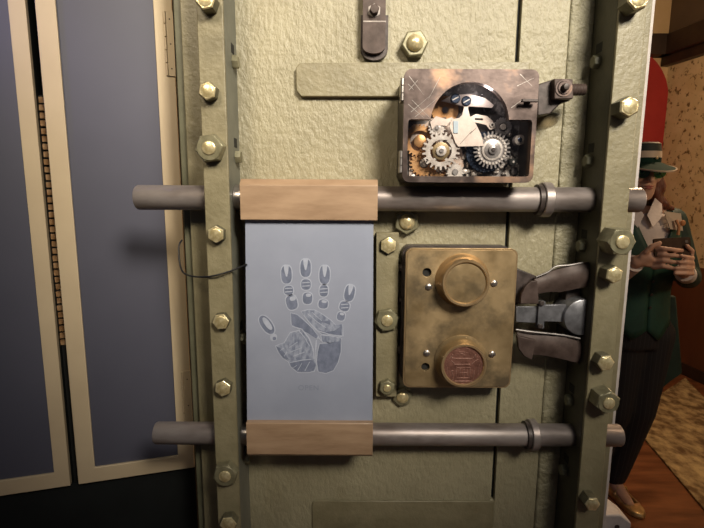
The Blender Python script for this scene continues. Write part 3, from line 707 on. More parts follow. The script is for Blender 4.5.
# top rail, levers, discs
m = MB(); Y1 = Yk - 0.016
m.prism(polypx([(441, 101), (452, 95), (470, 94), (485, 98), (494, 105), (492, 108), (478, 107), (462, 106), (450, 103)], Y1), Y1, Y1 + .002); m.build('top_rail', PLATEP, gb, bevel=0.0003)
m = MB(); Y2 = Yk - 0.022
m.prism(polypx([(470, 117), (476, 114), (487, 116), (493, 121), (496, 128), (490, 130), (486, 125), (478, 123), (471, 122)], Y2), Y2, Y2 + .002, [polypx([(475, 118), (483, 118.5), (483, 120.5), (475, 120)], Y2)])
lv = m.build('lever', PLATEP, gb, bevel=0.0003)
c = P(492, 125, Y2); m = MB(); m.lathe((c.x, Y2, c.z), (0, -1, 0), [(0, .004), (.002, .0035)], 16); m.mi = 1; m.lathe((c.x, Y2, c.z), (0, -1, 0), [(0.002, .0018), (.003, .0015)], 12); m.build('pivot', [GEAR, IRON], lv)
m = MB(); m.prism(polypx([(430, 122), (436, 116), (446, 119), (452, 117), (456, 121), (447, 126), (436, 125), (432, 130)], Y2), Y2, Y2 + .002); m.build('lever', PLATEP, gb, bevel=0.0003)
c = P(519.5, 140, Y2); m = MB(); m.lathe((c.x, Y2, c.z), (0, -1, 0), [(-.01, 5*Y2/F), (.002, 5*Y2/F), (.003, 4*Y2/F)], 20); m.mi = 1; m.lathe((c.x, Y2, c.z), (0, -1, 0), [(.003, 2.3*Y2/F), (.0042, 1.6*Y2/F)], 14); m.build('stud', [GEAR, BLUED], gb)
c = P(513, 162, Y2); m = MB(); m.lathe((c.x, Y2, c.z), (0, -1, 0), [(-.01, 3.6*Y2/F), (.002, 3.6*Y2/F), (.003, 2.6*Y2/F)], 20); m.mi = 1; m.lathe((c.x, Y2, c.z), (0, -1, 0), [(.003, 1.2*Y2/F), (.0036, .8*Y2/F)], 14); m.build('stud', [DARK, GEAR], gb)
for (xa, ya, xb, yb_) in ((446, 118, 430, 121), (476, 172, 470, 150), (500, 118, 512, 127), (508, 145, 512, 170), (524, 128, 518, 150)):
    a = P(xa, ya, Yk - .006); b = P(xb, yb_, Yk - .006); m = MB(); m.tube([a, (a+b)/2 + Vector((.001, 0, .001)), b], .0012, 6); m.build('linkage_wire', GEARD, gb)

# threaded clamp on the right of the box
Yc = 0.752
cp = thing('screw_clamp', 'dark iron clamp with threaded rod and square nut, right of the gear box', 'clamp', (P(560, 90, Yc).x, Yc, P(560, 112, Yc).z))
a = P(541, 89.5, Yc); b = P(584.5, 89.5, Yc)
m = MB(); prof = []; L = b.x - (a.x - .002); n = 30
for i in range(n + 1): prof.append((L*i/n, 0.0088 if i % 2 else 0.0080))
m.lathe((a.x - .002, Yc, a.z), (1, 0, 0), prof, 20); m.build('threaded_rod', IRON2, cp)
Y3 = 0.735
m = MB(); m.prism(polypx([(538, 84), (556, 78), (570, 78), (572, 100), (563, 102), (552, 113), (538, 115)], Y3), Y3 + .004, 0.797); m.build('bracket', IRON, cp, bevel=0.002)
m = MB(); m.prism(polypx([(554.5, 78.5), (573, 79), (573.5, 98.5), (554.5, 99)], Y3 - .010), Y3 - 0.010, Y3 + 0.004); sq = m.build('square_nut', IRON2, cp, bevel=0.0012)
c = P(564.5, 87.5, Y3 - .013); m = MB(); m.lathe((c.x, Y3 - .010, c.z), (0, -1, 0), [(0, .0125), (.0015, .012), (.0015, .0095), (.003, .0085)], 24); m.mi = 1; m.lathe((c.x, Y3 - .010, c.z), (0, -1, 0), [(.003, .0052), (.008, .0052), (.011, .004), (.012, 0)], 16); m.build('stud', [LID, IRON], sq)
c = P(544, 88, Yc - .012); m = MB(); m.lathe((c.x, Yc - .0072, c.z), (0, -1, 0), [(0, .0030), (.0016, .0026)], 14); m.build('peg_hole', DARK, cp)

# rust stain on the paint below the clamp
m = MB(); m.prism(polypx(ring_pts(542, 121, 34, 18, -.25, 24, .9), YP), YP - 0.0003, YP)
def stain_mat():
    m_ = mat('rust_stain', (0.30, 0.22, 0.09), (0.33, 0.24, 0.10), rough=0.5, scale=20); nt = m_.node_tree; N = nt.nodes; L = nt.links
    t = N.new('ShaderNodeBsdfTransparent'); mx = N.new('ShaderNodeMixShader'); tc = N.new('ShaderNodeTexCoord'); gr_ = N.new('ShaderNodeTexGradient'); gr_.gradient_type = 'SPHERICAL'
    mp = N.new('ShaderNodeMapping'); mp.inputs['Scale'].default_value = (34, 34, 68)
    nz = N.new('ShaderNodeTexNoise'); nz.inputs['Scale'].default_value = 60
    mu = N.new('ShaderNodeMath'); mu.operation = 'MULTIPLY'
    L.new(tc.outputs['Object'], mp.inputs[0]); L.new(mp.outputs[0], gr_.inputs[0]); L.new(gr_.outputs['Fac'], mu.inputs[0]); mu.inputs[1].default_value = 1.1
    L.new(mu.outputs[0], mx.inputs[0]); L.new(t.outputs[0], mx.inputs[1]); L.new(N['Principled BSDF'].outputs[0], mx.inputs[2]); L.new(mx.outputs[0], N['Material Output'].inputs[0])
    return m_
so = m.build('rust_stain', stain_mat(), door)
cc = P(542, 121, YP); me = so.data; me.transform(Matrix.Translation(origin_of(door) - Vector((cc.x, YP, cc.z)))); so.location = Vector((cc.x, YP, cc.z)) - origin_of(door)

# ================================================================== BRASS LOCK BOX
YK = 0.752
kp = P(460, 388, YK)
kb = thing('brass_lock_box', 'aged brass lock box with two round knobs, between the two locking rods', 'lock box', (kp.x, 0.77, kp.z))
ob = rr_px(404.5, 248.5, 514.5, 388, YK, 0.0115, 6)
X0, X1 = min(a for a, b in ob), max(a for a, b in ob); Z0, Z1 = min(b for a, b in ob), max(b for a, b in ob)
holes = []
for (hx, hy, hr) in ((427, 272.5, 4.6), (425.5, 367, 4.4)):
    c = XZ(hx, hy, YK); holes.append(circ(c[0], c[1], hr*YK/F, 20))
m = MB(); m.prism(rrect(X0 + .0025, X1 - .0025, Z0 + .0025, Z1 - .0025, .010, 6), YK, YK + 0.006, holes)
fp = m.build('face_plate', BRASS, kb, bevel=0.0012, seg=2)
m = MB(); m.prism(ob, YK + 0.0012, YK + 0.010, [rrect(X0 + .0027, X1 - .0027, Z0 + .0027, Z1 - .0027, .0098, 6)]); m.build('rim', BRASSR, kb, bevel=0.0009)
m = MB(); m.prism(rrect(X0 + .001, X1 - .001, Z0 + .001, Z1 - .001, .0105, 6), YK + 0.010, 0.798); m.build('casing', IRON, kb, bevel=0.0006)
m = MB(); m.prism(rrect(X0 - .003, X1 - .004, Z0 + .004, Z1 + .0012, .012, 6), YK + 0.022, 0.7985); m.build('back_flange', IRON, kb, bevel=0.001)
def knob(fx, fy, rf, rb, h, seal, lab):
    Yf = YK - h; c = P(fx, fy, Yf); k = Yf/F; r = rf*k; r2 = rb*YK/F
    m = MB(); m.lathe((c.x, YK, c.z), (0, -1, 0), [(0, r2), (0.002, r2*0.995), (h*0.22, r*1.07), (h*0.4, r*1.02), (h*0.93, r), (h, r*0.965), (h, r*0.90), (h - 0.0015, r*0.86), (h - 0.003, r*0.85)], 56, caps=False)
    o = m.build('knob', [BRASSR if not seal else BRASS], kb); o['label'] = lab
    m = MB(); m.lathe((c.x, YK, c.z), (0, -1, 0), [(h - 0.0045, r*0.86), (h - 0.0032, r*0.86), (h - 0.0026, 0)], 40); m.build('knob_face', COPPER if seal else BRASS, o)
    return o, c, k, Yf
knob(466, 283.5, 24.5, 27.5, 0.027, False, 'upper plain brass knob')
ks, kc, kk, Ykf = knob(464, 366, 24, 27.5, 0.026, True, 'lower knob faced with an engraved copper seal')
knob_rim = MB(); knob_rim.lathe((kc.x, YK, kc.z), (0, -1, 0), [(0.0225, 24.1*kk), (0.0262, 23.6*kk), (0.0264, 21.5*kk), (0.0245, 20.6*kk)], 56, caps=False); knob_rim.build('knob_rim', BRASSR, ks)
# relief: generic ornament of pedestal, bars and figures
m = MB(); Yr = Ykf + 0.0030
def ln(x0, y0, x1, y1, w_=1.0):
    s2 = lambda x, y: (464 + (x - 285)/11.0, 366 + (y - 258)/11.0)
    (xa, ya), (xb, yb_) = s2(x0, y0), s2(x1, y1)
    a = P(xa, ya, Yr); b = P(xb, yb_, Yr); m.capsule((a.x, Yr, a.z), (b.x, Yr, b.z), w_*.0006, w_*.0006, 6)
for seg in ((190,175,365,175,1.3), (180,240,350,240,1.3), (185,425,345,425,1.3), (205,270,195,410,.9), (355,275,345,410,.9), (205,390,340,388,.8), (205,275,350,275,.9), (245,290,240,380,.7), (285,290,285,380,.9), (320,290,325,380,.7), (240,330,325,330,.6),
    (160,135,150,165,1.5), (150,165,190,178,.9), (150,200,185,235,1.1), (410,135,400,160,1.5), (400,160,365,178,.9), (415,200,370,235,1.1), (405,205,440,185,1.0), (120,180,160,140,.7), (150,310,170,400,1.0), (140,315,165,310,1.2), (400,310,385,400,.9),
    (250,120,290,130,.9), (230,100,330,110,.6), (200,70,280,50,.8), (280,50,350,75,.8), (130,430,170,400,.8), (390,430,350,425,.8), (200,455,330,455,.8), (90,250,110,340,.7), (455,240,440,350,.7)): ln(*seg[:4], seg[4])
for (x, y, r) in ((160, 132, 12), (408, 140, 12), (150, 200, 9), (415, 202, 10), (150, 310, 9), (285, 300, 9)):
    a = P(464 + (x-285)/11, 366 + (y-258)/11, Yr); m.ball(a, r*.00009, .001, r*.00009, 10, 6)
m.build('seal_relief', COPPERL, ks)
for (sx, sy) in ((429, 287), (494.5, 283.5), (427, 353.5), (492.5, 354.5)):
    c = P(sx, sy, YK - .003); kx = YK/F; m = MB(); m.lathe((c.x, YK, c.z), (0, -1, 0), [(0, 3.6*kx), (.002, 3.4*kx), (.0035, 2.2*kx), (.004, 0)], 16); m.mi = 1
    m.box(c.x - 2.2*kx, c.x + 2.2*kx, YK - .0042, YK - .003, c.z - .0004, c.z + .0004); m.build('screw', [LIDEDGE, IRON], fp)
for h_ in holes:
    m = MB(); cx = sum(a for a, b in h_)/len(h_); cz = sum(b for a, b in h_)/len(h_); m.lathe((cx, YK + .0062, cz), (0, -1, 0), [(0, .0085), (.0001, .0085)], 16); m.build('keyhole_shade', DARK, kb)  # black disc standing for the shade inside the hole

# ================================================================== STRAPS RIGHT OF THE BRASS BOX
xw = FRl0 - 0.0010
def clampx(pts, Y): return [(min(x, xw), z) for x, z in polypx(pts, Y)]
lb = thing('bolt_bracket', 'pair of curled iron straps around a hinged steel bolt, right of the brass lock box', 'bracket', (P(550, 360, .77).x, .77, P(550, 362, .77).z))
def curved_plate(mb, top, bot, Y0, depth_fn, t=0.004):
    """plate between two px polylines, bending in depth"""
    n = len(top); rows = []
    for k in range(5):
        row = []
        for i in range(n):
            u = k/4; x = top[i][0]*(1-u) + bot[i][0]*u; y = top[i][1]*(1-u) + bot[i][1]*u
            Y = Y0 + depth_fn(i/(n-1), u); p = P(x, y, Y); p.x = min(p.x, xw); row.append(p)
        rows.append(row)
    fr = [[mb.v(p) for p in r] for r in rows]; bk = [[mb.v(p + Vector((0, t, 0))) for p in r] for r in rows]
    for k in range(4):
        for i in range(n-1):
            mb.f([fr[k][i], fr[k][i+1], fr[k+1][i+1], fr[k+1][i]]); mb.f([bk[k][i], bk[k+1][i], bk[k+1][i+1], bk[k][i+1]])
    for i in range(n-1):
        mb.f([fr[0][i], bk[0][i], bk[0][i+1], fr[0][i+1]]); mb.f([fr[4][i], fr[4][i+1], bk[4][i+1], bk[4][i]])
    for k in range(4):
        mb.f([fr[k][0], fr[k+1][0], bk[k+1][0], bk[k][0]]); mb.f([fr[k][-1], bk[k][-1], bk[k+1][-1], fr[k+1][-1]])
EDGE = mat('strap_edge', (0.16, 0.145, 0.14), (0.26, 0.24, 0.23), rough=0.45, metal=0.5, scale=60)
m = MB(); curved_plate(m, [(534, 278), (546, 273), (560, 268), (572, 265.5), (590, 262)], [(538, 294), (550, 292), (560, 292.5), (572, 290), (590, 287)], .752, lambda a, u: .004*sin(6*a) - .006*sin(pi*u), .006)
us = m.build('upper_strap', IRON2, lb, bevel=0.0008)
m = MB(); m.prism(clampx([(515, 268), (538, 277), (536, 281), (529, 284), (524, 291), (521, 303), (515, 305)], .765), .765, .798); m.build('strap_root', IRON, us, bevel=.001)
m = MB(); m.prism(clampx([(520.5, 304), (521.5, 294), (526, 286), (531, 281.5), (537.5, 281), (539, 304)], .744), .744, .752); m.build('strap_ear', IRON2, us, bevel=.001)
m = MB(); m.tube(smooth([P(536, 277, .748), P(548, 272, .747), P(556, 266.5, .747), P(570, 265, .747), P(583, 262.5, .748)]), .0013, 8); m.build('strap_lip', EDGE, us)
m = MB(); curved_plate(m, [(517, 332), (530, 332.5), (546, 334), (565, 337), (590, 341)], [(520, 352), (532, 355), (546, 356), (565, 360), (590, 364)], .752, lambda a, u: .003*sin(7*a) - .005*sin(pi*u), .006)
ls = m.build('lower_strap', IRON2, lb, bevel=0.0008)
m = MB(); m.prism(clampx([(517.5, 336), (536, 340.5), (534, 352), (532, 360), (524, 356), (519, 349)], .743), .743, .752); m.build('strap_ear', IRON2, ls, bevel=.001)
m = MB(); m.tube(smooth([P(516, 329.5, .749), P(530, 331.5, .747), P(548, 333.5, .747), P(562, 335, .747), P(580, 338.5, .748)]), .0016, 8); m.build('strap_lip', EDGE, ls)
m = MB(); m.prism(clampx([(516, 306.5), (538, 306.5), (537.5, 323), (516, 322)], .752), .752, .758); m.prism(clampx([(543, 305), (566, 304.5), (566, 322), (543, 321.5)], .755), .755, .761)
hs = m.build('hinged_bolt', HSTEEL, lb, bevel=0.0008)
m = MB(); m.prism(rr_px(538.3, 301.5, 544.8, 328.5, .746, .001), .746, .756); hpz = m.build('keeper', HSTEEL, hs, bevel=0.0006)
for (sx, sy) in ((542, 303.5), (540.5, 326.5)):
    c = P(sx, sy, .743); m = MB(); m.lathe((c.x, .746, c.z), (0, -1, 0), [(0, .0042), (.003, .0040), (.0042, .0025)], 14); m.build('screw', IRON, hs)
m = MB(); c = P(583, 317.5, .748); m.lathe((min(c.x, xw) - .0005, .748, c.z), (0, -1, 0), [(-.045, .030), (-.003, .030), (.0, .029), (0.001, .0275), (0.001, 0)], 40)
bmesh.ops.bisect_plane(m.b, geom=m.b.verts[:] + m.b.edges[:] + m.b.faces[:], plane_co=(xw, 0, 0), plane_no=(1, 0, 0), clear_outer=True)
m.build('roller', HSTEEL, lb)
m = MB(); m.box(P(558, 330, .79).x, xw, .770, .798, P(560, 350, .79).z, P(560, 285, .79).z); m.build('backing_plate', IRON, lb, bevel=.001)

# small dark notches in the right sheet
for (nx0, ny0, nx1, ny1) in ((555, -4, 564, 1.2), (517, 416, 523, 420)):
    pass

# ================================================================== WHITE STAND BEHIND THE DOOR
st = thing('door_stand', 'white casing and foot showing along the right edge of the vault door', 'stand', (0.1, 0.95, 0))
cx1 = P(637.5, 190, 0.845).x
m = MB(); m.box(xe0 + 0.01, cx1, 0.9005, 0.93, 0.0, zTop); m.box(xr1 + .0005, cx1, 0.845, 0.9005, zLow, zTop); m.build('casing', WHITE, st, bevel=0.001)
Yt = 0.86
zf = P(620, 515, .85).z; xf = P(621, 515, .85).x; xf2 = P(631.5, 521, .85).x
m = MB(); m.prism([(xr1 - .2, zf), (xf, zf), (xf2, zf - .016), (xf2, 0.0), (xr1 - .2, 0.0)], .85, .90)
ft = m.build('foot', WHITE, st, bevel=0.003)
m = MB(); c = P(617, 527, .85); m.lathe((c.x, .85, c.z), (0, -1, 0), [(0, .005), (.001, .0045)], 16); m.build('screw', IRON, ft)
m = MB(); m.box(xe0 + 0.02, xr1 - 0.02, 0.83, 1.05, 0.0, zLow - .0005); m.build('plinth', BLACKC, st)
# hinge chips along the left edge of the slab
for (ya, yb_) in ((28, 44), (47, 72), (360, 372), (381, 420)):
    a = P(176, yb_, .82); b = P(176, ya, .82); m = MB(); m.box(xe0 - .0015, xe0 + .0005, .822, .84, a.z, b.z); m.build('edge_chip', DARK, door)

# ================================================================== PERSON
PY = 2.07
SKIN = mat('skin', (0.46, 0.27, 0.19), (0.52, 0.31, 0.22), rough=0.5, scale=20)
HAIR = mat('auburn_hair', (0.07, 0.018, 0.008), (0.16, 0.045, 0.02), rough=0.45, scale=40, stretch=(4, 4, 0.4), bump=0.6, bscale=60, bdist=0.006)
SHIRT = mat('white_shirt', (0.52, 0.46, 0.44), (0.62, 0.56, 0.53), rough=0.8, scale=15, bump=0.3, bscale=25, bdist=0.008)
VEST = mat('green_vest', (0.005, 0.034, 0.024), (0.008, 0.055, 0.038), rough=0.6, scale=12, bump=0.2, bscale=30, bdist=0.004)
COAT = mat('dark_green_coat', (0.006, 0.022, 0.017), (0.010, 0.034, 0.026), rough=0.7, scale=14, bump=0.3, bscale=20, bdist=0.006)
def pins():
    m_ = mat('pinstripe', (0.006, 0.006, 0.009), rough=0.8); nt = m_.node_tree; N = nt.nodes; L = nt.links
    tc = N.new('ShaderNodeTexCoord'); wv = N.new('ShaderNodeTexWave'); wv.inputs['Scale'].default_value = 18; wv.bands_direction = 'X'
    rp = N.new('ShaderNodeValToRGB'); rp.color_ramp.elements[0].position = .93; rp.color_ramp.elements[1].position = .99
    rp.color_ramp.elements[0].color = (0.006, 0.006, 0.009, 1); rp.color_ramp.elements[1].color = (0.022, 0.02, 0.022, 1)
    L.new(tc.outputs['Object'], wv.inputs[0]); L.new(wv.outputs['Fac'], rp.inputs[0]); L.new(rp.outputs[0], N['Principled BSDF'].inputs['Base Color']); return m_
PINS = pins()
GOLD = mat('gold_leather', (0.45, 0.30, 0.13), (0.75, 0.56, 0.28), rough=0.28, metal=0.7, scale=30)
BLACKF = mat('black_felt', (0.006, 0.012, 0.010), rough=0.7)
CREAM = mat('cream_band', (0.42, 0.34, 0.26), rough=0.6)
HATG = mat('hat_green', (0.005, 0.024, 0.017), rough=0.85, spec=0.15)
LENS = glass('green_lens', (0.35, 0.62, 0.42), 0.04)
LIPS = mat('lips', (0.30, 0.09, 0.07), rough=0.5)
EYEW = mat('eye_white', (0.6, 0.58, 0.55), rough=0.3); EYED = mat('iris', (0.02, 0.015, 0.01), rough=0.2)

HC = P(638, 173, PY); hx = HC.x; hz = HC.z
per = thing('person', 'person in green waistcoat and visor cap holding a phone, standing behind the vault door', 'person', (P(640, 490, PY).x, PY, 0))
sho = P(650, 213, PY).z; wst = P(650, 290, PY).z; hipz = 0.84
def at(px, py, dy=0.0): return P(px, py, PY + dy)
# --- body: overlapping volumes fused into one surface
m = MB()
# head: skull, face wedge, jaw
rings = []
prof = [(-.112, .020, .025, -.052), (-.104, .034, .042, -.040), (-.085, .047, .062, -.026), (-.06, .054, .077, -.014), (-.03, .060, .087, -.004), (0.0, .064, .092, 0), (.03, .066, .094, .004), (.06, .063, .088, .008), (.085, .055, .070, .010), (.103, .034, .043, .010), (.112, .010, .012, .010)]
m.loft([((hx, PY + dy, hz + dz), rx, ry) for dz, rx, ry, dy in prof], 28)
fy = PY - .090
m.capsule((hx - .004, fy + .004, hz + .012), (hx - .006, fy - .018, hz - .030), .007, .012)      # nose bridge to tip
m.ball((hx - .017, fy - .003, hz - .034), .007, .008, .006); m.ball((hx + .005, fy - .003, hz - .034), .007, .008, .006)
m.ball((hx - .006, fy + .004, hz - .060), .024, .012, .014)                                      # mouth mound
m.ball((hx - .004, fy + .022, hz - .098), .020, .018, .014)                                      # chin
for s_ in (-1, 1):
    m.ball((hx + s_*.034, fy + .022, hz - .022), .022, .02, .018); m.ball((hx + s_*.031, fy + .012, hz + .018), .022, .012, .007)
    m.ball((hx + s_*.064, PY + .008, hz - .012), .008, .018, .030)
m.loft([((hx - .002, PY + .012, hz - .18), .056, .052), ((hx - .001, PY + .012, hz - .13), .046, .046), ((hx, PY + .012, hz - .08), .046, .048)], 20)
# torso
cx = at(638, 260).x
m.loft([((cx, PY, hipz - .05), .12, .09), ((cx, PY, hipz + .05), .148, .10), ((cx, PY, wst), .118, .082), ((cx, PY, wst + .14), .135, .095), ((cx, PY, sho - .06), .145, .090), ((cx, PY, sho - .005), .132, .070), ((cx - .003, PY + .01, sho + .03), .07, .05)], 28)
# legs
LEG = [(at(651, 345).x, at(638, 410).x, at(622, 482).x), (at(626, 345).x, at(614, 410).x, at(594, 482).x)]
for xh, xk, xa in LEG:
    m.capsule((xh, PY, hipz - .02), (xk, PY - .01, .47), .078, .054); m.capsule((xk, PY - .01, .47), (xa, PY + .06, .09), .052, .036)
    m.capsule((xa, PY + .06, .06), (xa + .012, PY - .045, .028), .032, .022)
# arms: shoulder, elbow, wrist
HND = at(672, 262, -.27)
wr_l = at(684, 272, -.22); el_l = at(688, 277, -.02); sh_l = at(672, 221)
wr_r = at(636, 262, -.24); el_r = at(606, 285, -.04); sh_r = at(604, 221)
for sh_, el, wr_ in ((sh_l, el_l, wr_l), (sh_r, el_r, wr_r)):
    m.capsule(sh_, el, .042, .036); m.capsule(el, wr_, .036, .024)
YH = -.27
def finger(pts, r0, r1):
    for i in range(len(pts)-1):
        t = i/(len(pts)-1); m.capsule(pts[i], pts[i+1], r0 + (r1-r0)*t, r0 + (r1-r0)*(i+1)/(len(pts)-1), 10)
# right hand: comes in from the left, fingers laid across the phone front
pr = at(649, 258, YH + .01)
m.ball(pr, .040, .016, .036); m.capsule(wr_r, pr, .024, .022)
for k, (ya, yb_, xe) in enumerate(((249, 250, 684), (255, 256, 688), (261, 262.5, 686), (267, 269, 678))):
    finger([at(654, ya + .5, YH), at(663, ya - .6, YH - .024), at(672, (ya+yb_)/2, YH - .034), at(xe - 2, yb_ + .6, YH - .026)], .0095, .0072)
finger([at(646, 252, YH), at(652, 246, YH - .01), at(660, 243, YH - .018)], .0105, .008)
# left hand: from the right, curling below and round the end
pl = at(687, 266, YH + .012)
m.ball(pl, .028, .022, .036); m.capsule(wr_l, pl, .024, .022)
for (ya, yb_, xe) in ((258, 256, 682), (263, 262, 679), (268.5, 268, 676), (273.5, 273.5, 675)):
    finger([at(692, ya, YH), at(691.5, ya, YH - .028), at(686, (ya+yb_)/2, YH - .043), at(xe, yb_, YH - .043)], .0095, .0070)
finger([at(690, 258, YH), at(692, 251, YH - .012), at(687, 246, YH - .02)], .0105, .008)
body = m.build('body', SKIN, per, remesh=0.004, smooth_it=4)
# --- eyes, lips
for s_ in (-1, 1):
    m = MB(); m.ball((hx - .004 + s_*.030, fy + .0085, hz + .002), .0125, .008, .0065); m.mi = 1; m.ball((hx - .004 + s_*.030, fy + .002, hz + .002), .005, .003, .005); m.build('eye', [EYEW, EYED], per)
m = MB(); m.ball((hx - .006, fy - .006, hz - .055), .019, .005, .0042); m.ball((hx - .006, fy - .006, hz - .063), .016, .0052, .0046); m.build('lips', LIPS, per)
# --- hair
m = MB()
m.ball((hx, PY + .022, hz + .030), .070, .080, .070, 20, 14)
for s_ in (-1, 1):
    for q in range(7):
        bx = hx + s_*(.048 + .005*q); by = PY - .040 + .022*q
        m.capsule((bx, by, hz + .02), (bx + s_*.010, by + .004, hz - .07), .020, .020); m.capsule((bx + s_*.010, by + .004, hz - .07), (bx + s_*(.030 - .001*q), by, hz - .135 - .010*(q % 3)), .022, .014)
m.loft([((hx, PY + .07, hz - .14), .06, .03), ((hx, PY + .07, hz - .05), .07, .04), ((hx, PY + .05, hz + .04), .07, .05)], 20)
for ya_ in (-.03, .0, .03, .06):
    m.tube(smooth([at(657, 176, ya_), at(661, 186, ya_ - .01), at(659, 195, ya_), at(664, 203, ya_ - .01), at(668, 207, ya_), at(674, 209, ya_)], 4), [.020]*8 + [.017]*8 + [.012]*4 + [.007], 8)
m.build('hair', HAIR, per, remesh=.006, smooth_it=2)
# --- visor cap
cz = hz + .055
def ring(mb, rows, n=40, cy=PY + .006):
    R_ = []
    for z, rx, ry in rows: R_.append([mb.v((hx + rx*cos(2*pi*i/n), cy + ry*sin(2*pi*i/n), z)) for i in range(n)])
    for A_, B_ in zip(R_, R_[1:]):
        for i in range(n): mb.f([A_[i], A_[(i+1)%n], B_[(i+1)%n], B_[i]])
    mb.f(list(reversed(R_[0]))); mb.f(R_[-1])
m = MB()
m.mi = 2; ring(m, [(cz - .020, .076, .098), (cz + .004, .076, .098)])
m.mi = 1; ring(m, [(cz + .004, .077, .099), (cz + .030, .076, .097)])
m.mi = 0; ring(m, [(cz + .030, .074, .096), (cz + .060, .071, .091), (cz + .066, .064, .084)])
m.mi = 1; ring(m, [(cz + .060, .072, .092), (cz + .063, .070, .090)])
cap = m.build('visor_cap', [BLACKF, CREAM, HATG], per)
m = MB(); n = 28; inn = []; o_ = []; in2 = []; o2_ = []
for i in range(n + 1):
    t = pi + pi*i/n; t2 = R(172) + R(196)*i/n
    inn.append((hx + .075*cos(t2), PY + .006 + .097*sin(t2), cz - .014)); 
    ex = .108*cos(t2); ey = .195*sin(t2); o_.append((hx + ex, PY + .010 + ey, cz - .020 - .030*abs(sin(t2))**1.5 - .004))
vi = [m.v(p) for p in inn]; vo = [m.v(p) for p in o_]; vi2 = [m.v((a, b, c - .003)) for a, b, c in inn]; vo2 = [m.v((a, b, c - .004)) for a, b, c in o_]
for i in range(n):
    m.mi = 0; m.f([vi[i], vi[i+1], vo[i+1], vo[i]]); m.f([vi2[i], vo2[i], vo2[i+1], vi2[i+1]]); m.mi = 1; m.f([vo[i], vo[i+1], vo2[i+1], vo2[i]])
m.tube([Vector(p) for p in o_], .0028, 6)
m.build('brim', [HATG, CREAM], cap)
m = MB(); q = (hx + .012, PY - .100, cz + .0); m.ball(q, .005, .004, .005); m.build('cap_stud', GOLD, cap)
# --- added lenses, standing for the visor's green light on the eyes
m = MB()
for s_ in (-1, 1):
    c_ = Vector((hx - .004 + s_*.032, fy - .012 + .0, hz + .002)); m.lathe(c_, (s_*.25, -1, -.05), [(0, .026), (.001, .026)], 24)
m.mi = 1; m.tube([(hx - .014, fy - .016, hz + .006), (hx - .004, fy - .019, hz + .009), (hx + .006, fy - .016, hz + .006)], .0015, 6)
for s_ in (-1, 1): m.tube([(hx - .004 + s_*.056, fy - .004, hz + .006), (hx + s_*.074, PY - .02, hz + .004), (hx + s_*.078, PY + .012, hz + .0)], .0015, 6)
m.build('eye_tint', [LENS, IRON], per)
# --- shirt, waistcoat, coat
m = MB()
m.loft([((cx, PY, wst - .05), .130, .094), ((cx, PY, wst + .14), .146, .106), ((cx, PY, sho - .06), .150, .100), ((cx, PY, sho - .003), .135, .080), ((cx - .002, PY + .020, sho + .012), .085, .050)], 28)
m.capsule(sh_l, el_l, .048, .042); m.capsule(sh_r, el_r, .048, .042)
m.capsule(el_l, el_l.lerp(wr_l, .80), .042, .034); m.capsule(el_r, el_r.lerp(wr_r, .80), .042, .034)
m.build('shirt', SHIRT, per, remesh=.006, smooth_it=3)
def wing(p, yA, yB):      # pieces of the open collar, leaning out from the neck
    m = MB(); ys = [yA, yA, yB, yB, yB][:len(p)]
    vs = [m.v(at(x, y, d)) for (x, y), d in zip(p, ys)]; vb_ = [m.v(at(x, y, d + .010)) for (x, y), d in zip(p, ys)]
    m.f(vs); m.f(list(reversed(vb_)))
    for i in range(len(p)): k = (i+1) % len(p); m.f([vs[i], vs[k], vb_[k], vb_[i]])
    m.build('collar_wing', SHIRT, per, bevel=.002)
wing([(655, 198), (662, 204), (662.5, 216), (653, 228), (647, 215)], -.062, -.118)
wing([(634, 200), (628, 206), (629, 218), (638, 228), (644, 215)], -.062, -.118)
# waistcoat: open at a deep V, pointed hem
m = MB(); n = 48; rows = []
zhem = P(650, 338, PY - .1).z
ztop = sho - .006
for j in range(13):
    u = j/12; row = []
    for i in range(n + 1):
        t = -pi/2 + .008 + (2*pi - .016)*i/n           # starts and ends at the front centre
        fr_ = abs(((t + pi/2) % (2*pi)) - pi); fr_ = (pi - fr_)/pi   # 0 front .. 1 back
        z_low = zhem + .035 - .050*max(0, 1 - abs(fr_ - .12)/.12) + .02*fr_
        z_hi = ztop if fr_ > .20 else (sho - .19) + (ztop - sho + .19)*(fr_/.20)
        z = z_low + (z_hi - z_low)*u
        h_ = (z - wst)/(sho - wst)
        if h_ < 0: rx, ry = .134 + .10*-h_*1.0*.28, .096 + .02*-h_
        else: rx, ry = .134 + .018*min(1, h_*1.4), .098 + .012*sin(pi*min(h_, 1)*.8)
        if h_ > .8: rx -= .03*(h_ - .8)/.2; ry -= .022*(h_ - .8)/.2
        row.append(Vector((cx + rx*cos(t), PY + ry*sin(t), z)))
    rows.append(row)
V_ = [[m.v(p) for p in r] for r in rows]
for j in range(12):
    for i in range(n): m.f([V_[j][i], V_[j][i+1], V_[j+1][i+1], V_[j+1][i]])
vo_ = m.build('waistcoat', VEST, per); sd = vo_.modifiers.new('s', 'SOLIDIFY'); sd.thickness = .006; sd.offset = 1
for k_ in range(4):
    m = MB(); z = sho - .22 - .055*k_; m.lathe((cx + .004, PY - .112 + .0, z), (0, -1, 0), [(0, .006), (.003, .005)], 12); m.build('button', IRON, vo_)
# coat: shoulders, sleeve to the elbow, tails behind
m = MB()
m.loft([((cx, PY + .022, wst - .04), .146, .095), ((cx, PY + .012, wst + .12), .166, .110), ((cx, PY + .012, sho - .07), .170, .112), ((cx, PY + .010, sho - .012), .160, .088), ((cx, PY + .015, sho + .022), .098, .065)], 28)
m.capsule(sh_l, el_l, .058, .050); m.capsule(sh_r, el_r, .058, .050)
m.capsule(el_l, el_l.lerp(wr_l, .35), .050, .044); m.capsule(el_r, el_r.lerp(wr_r, .45), .050, .044)
co = m.build('coat', COAT, per, remesh=.006, smooth_it=3)
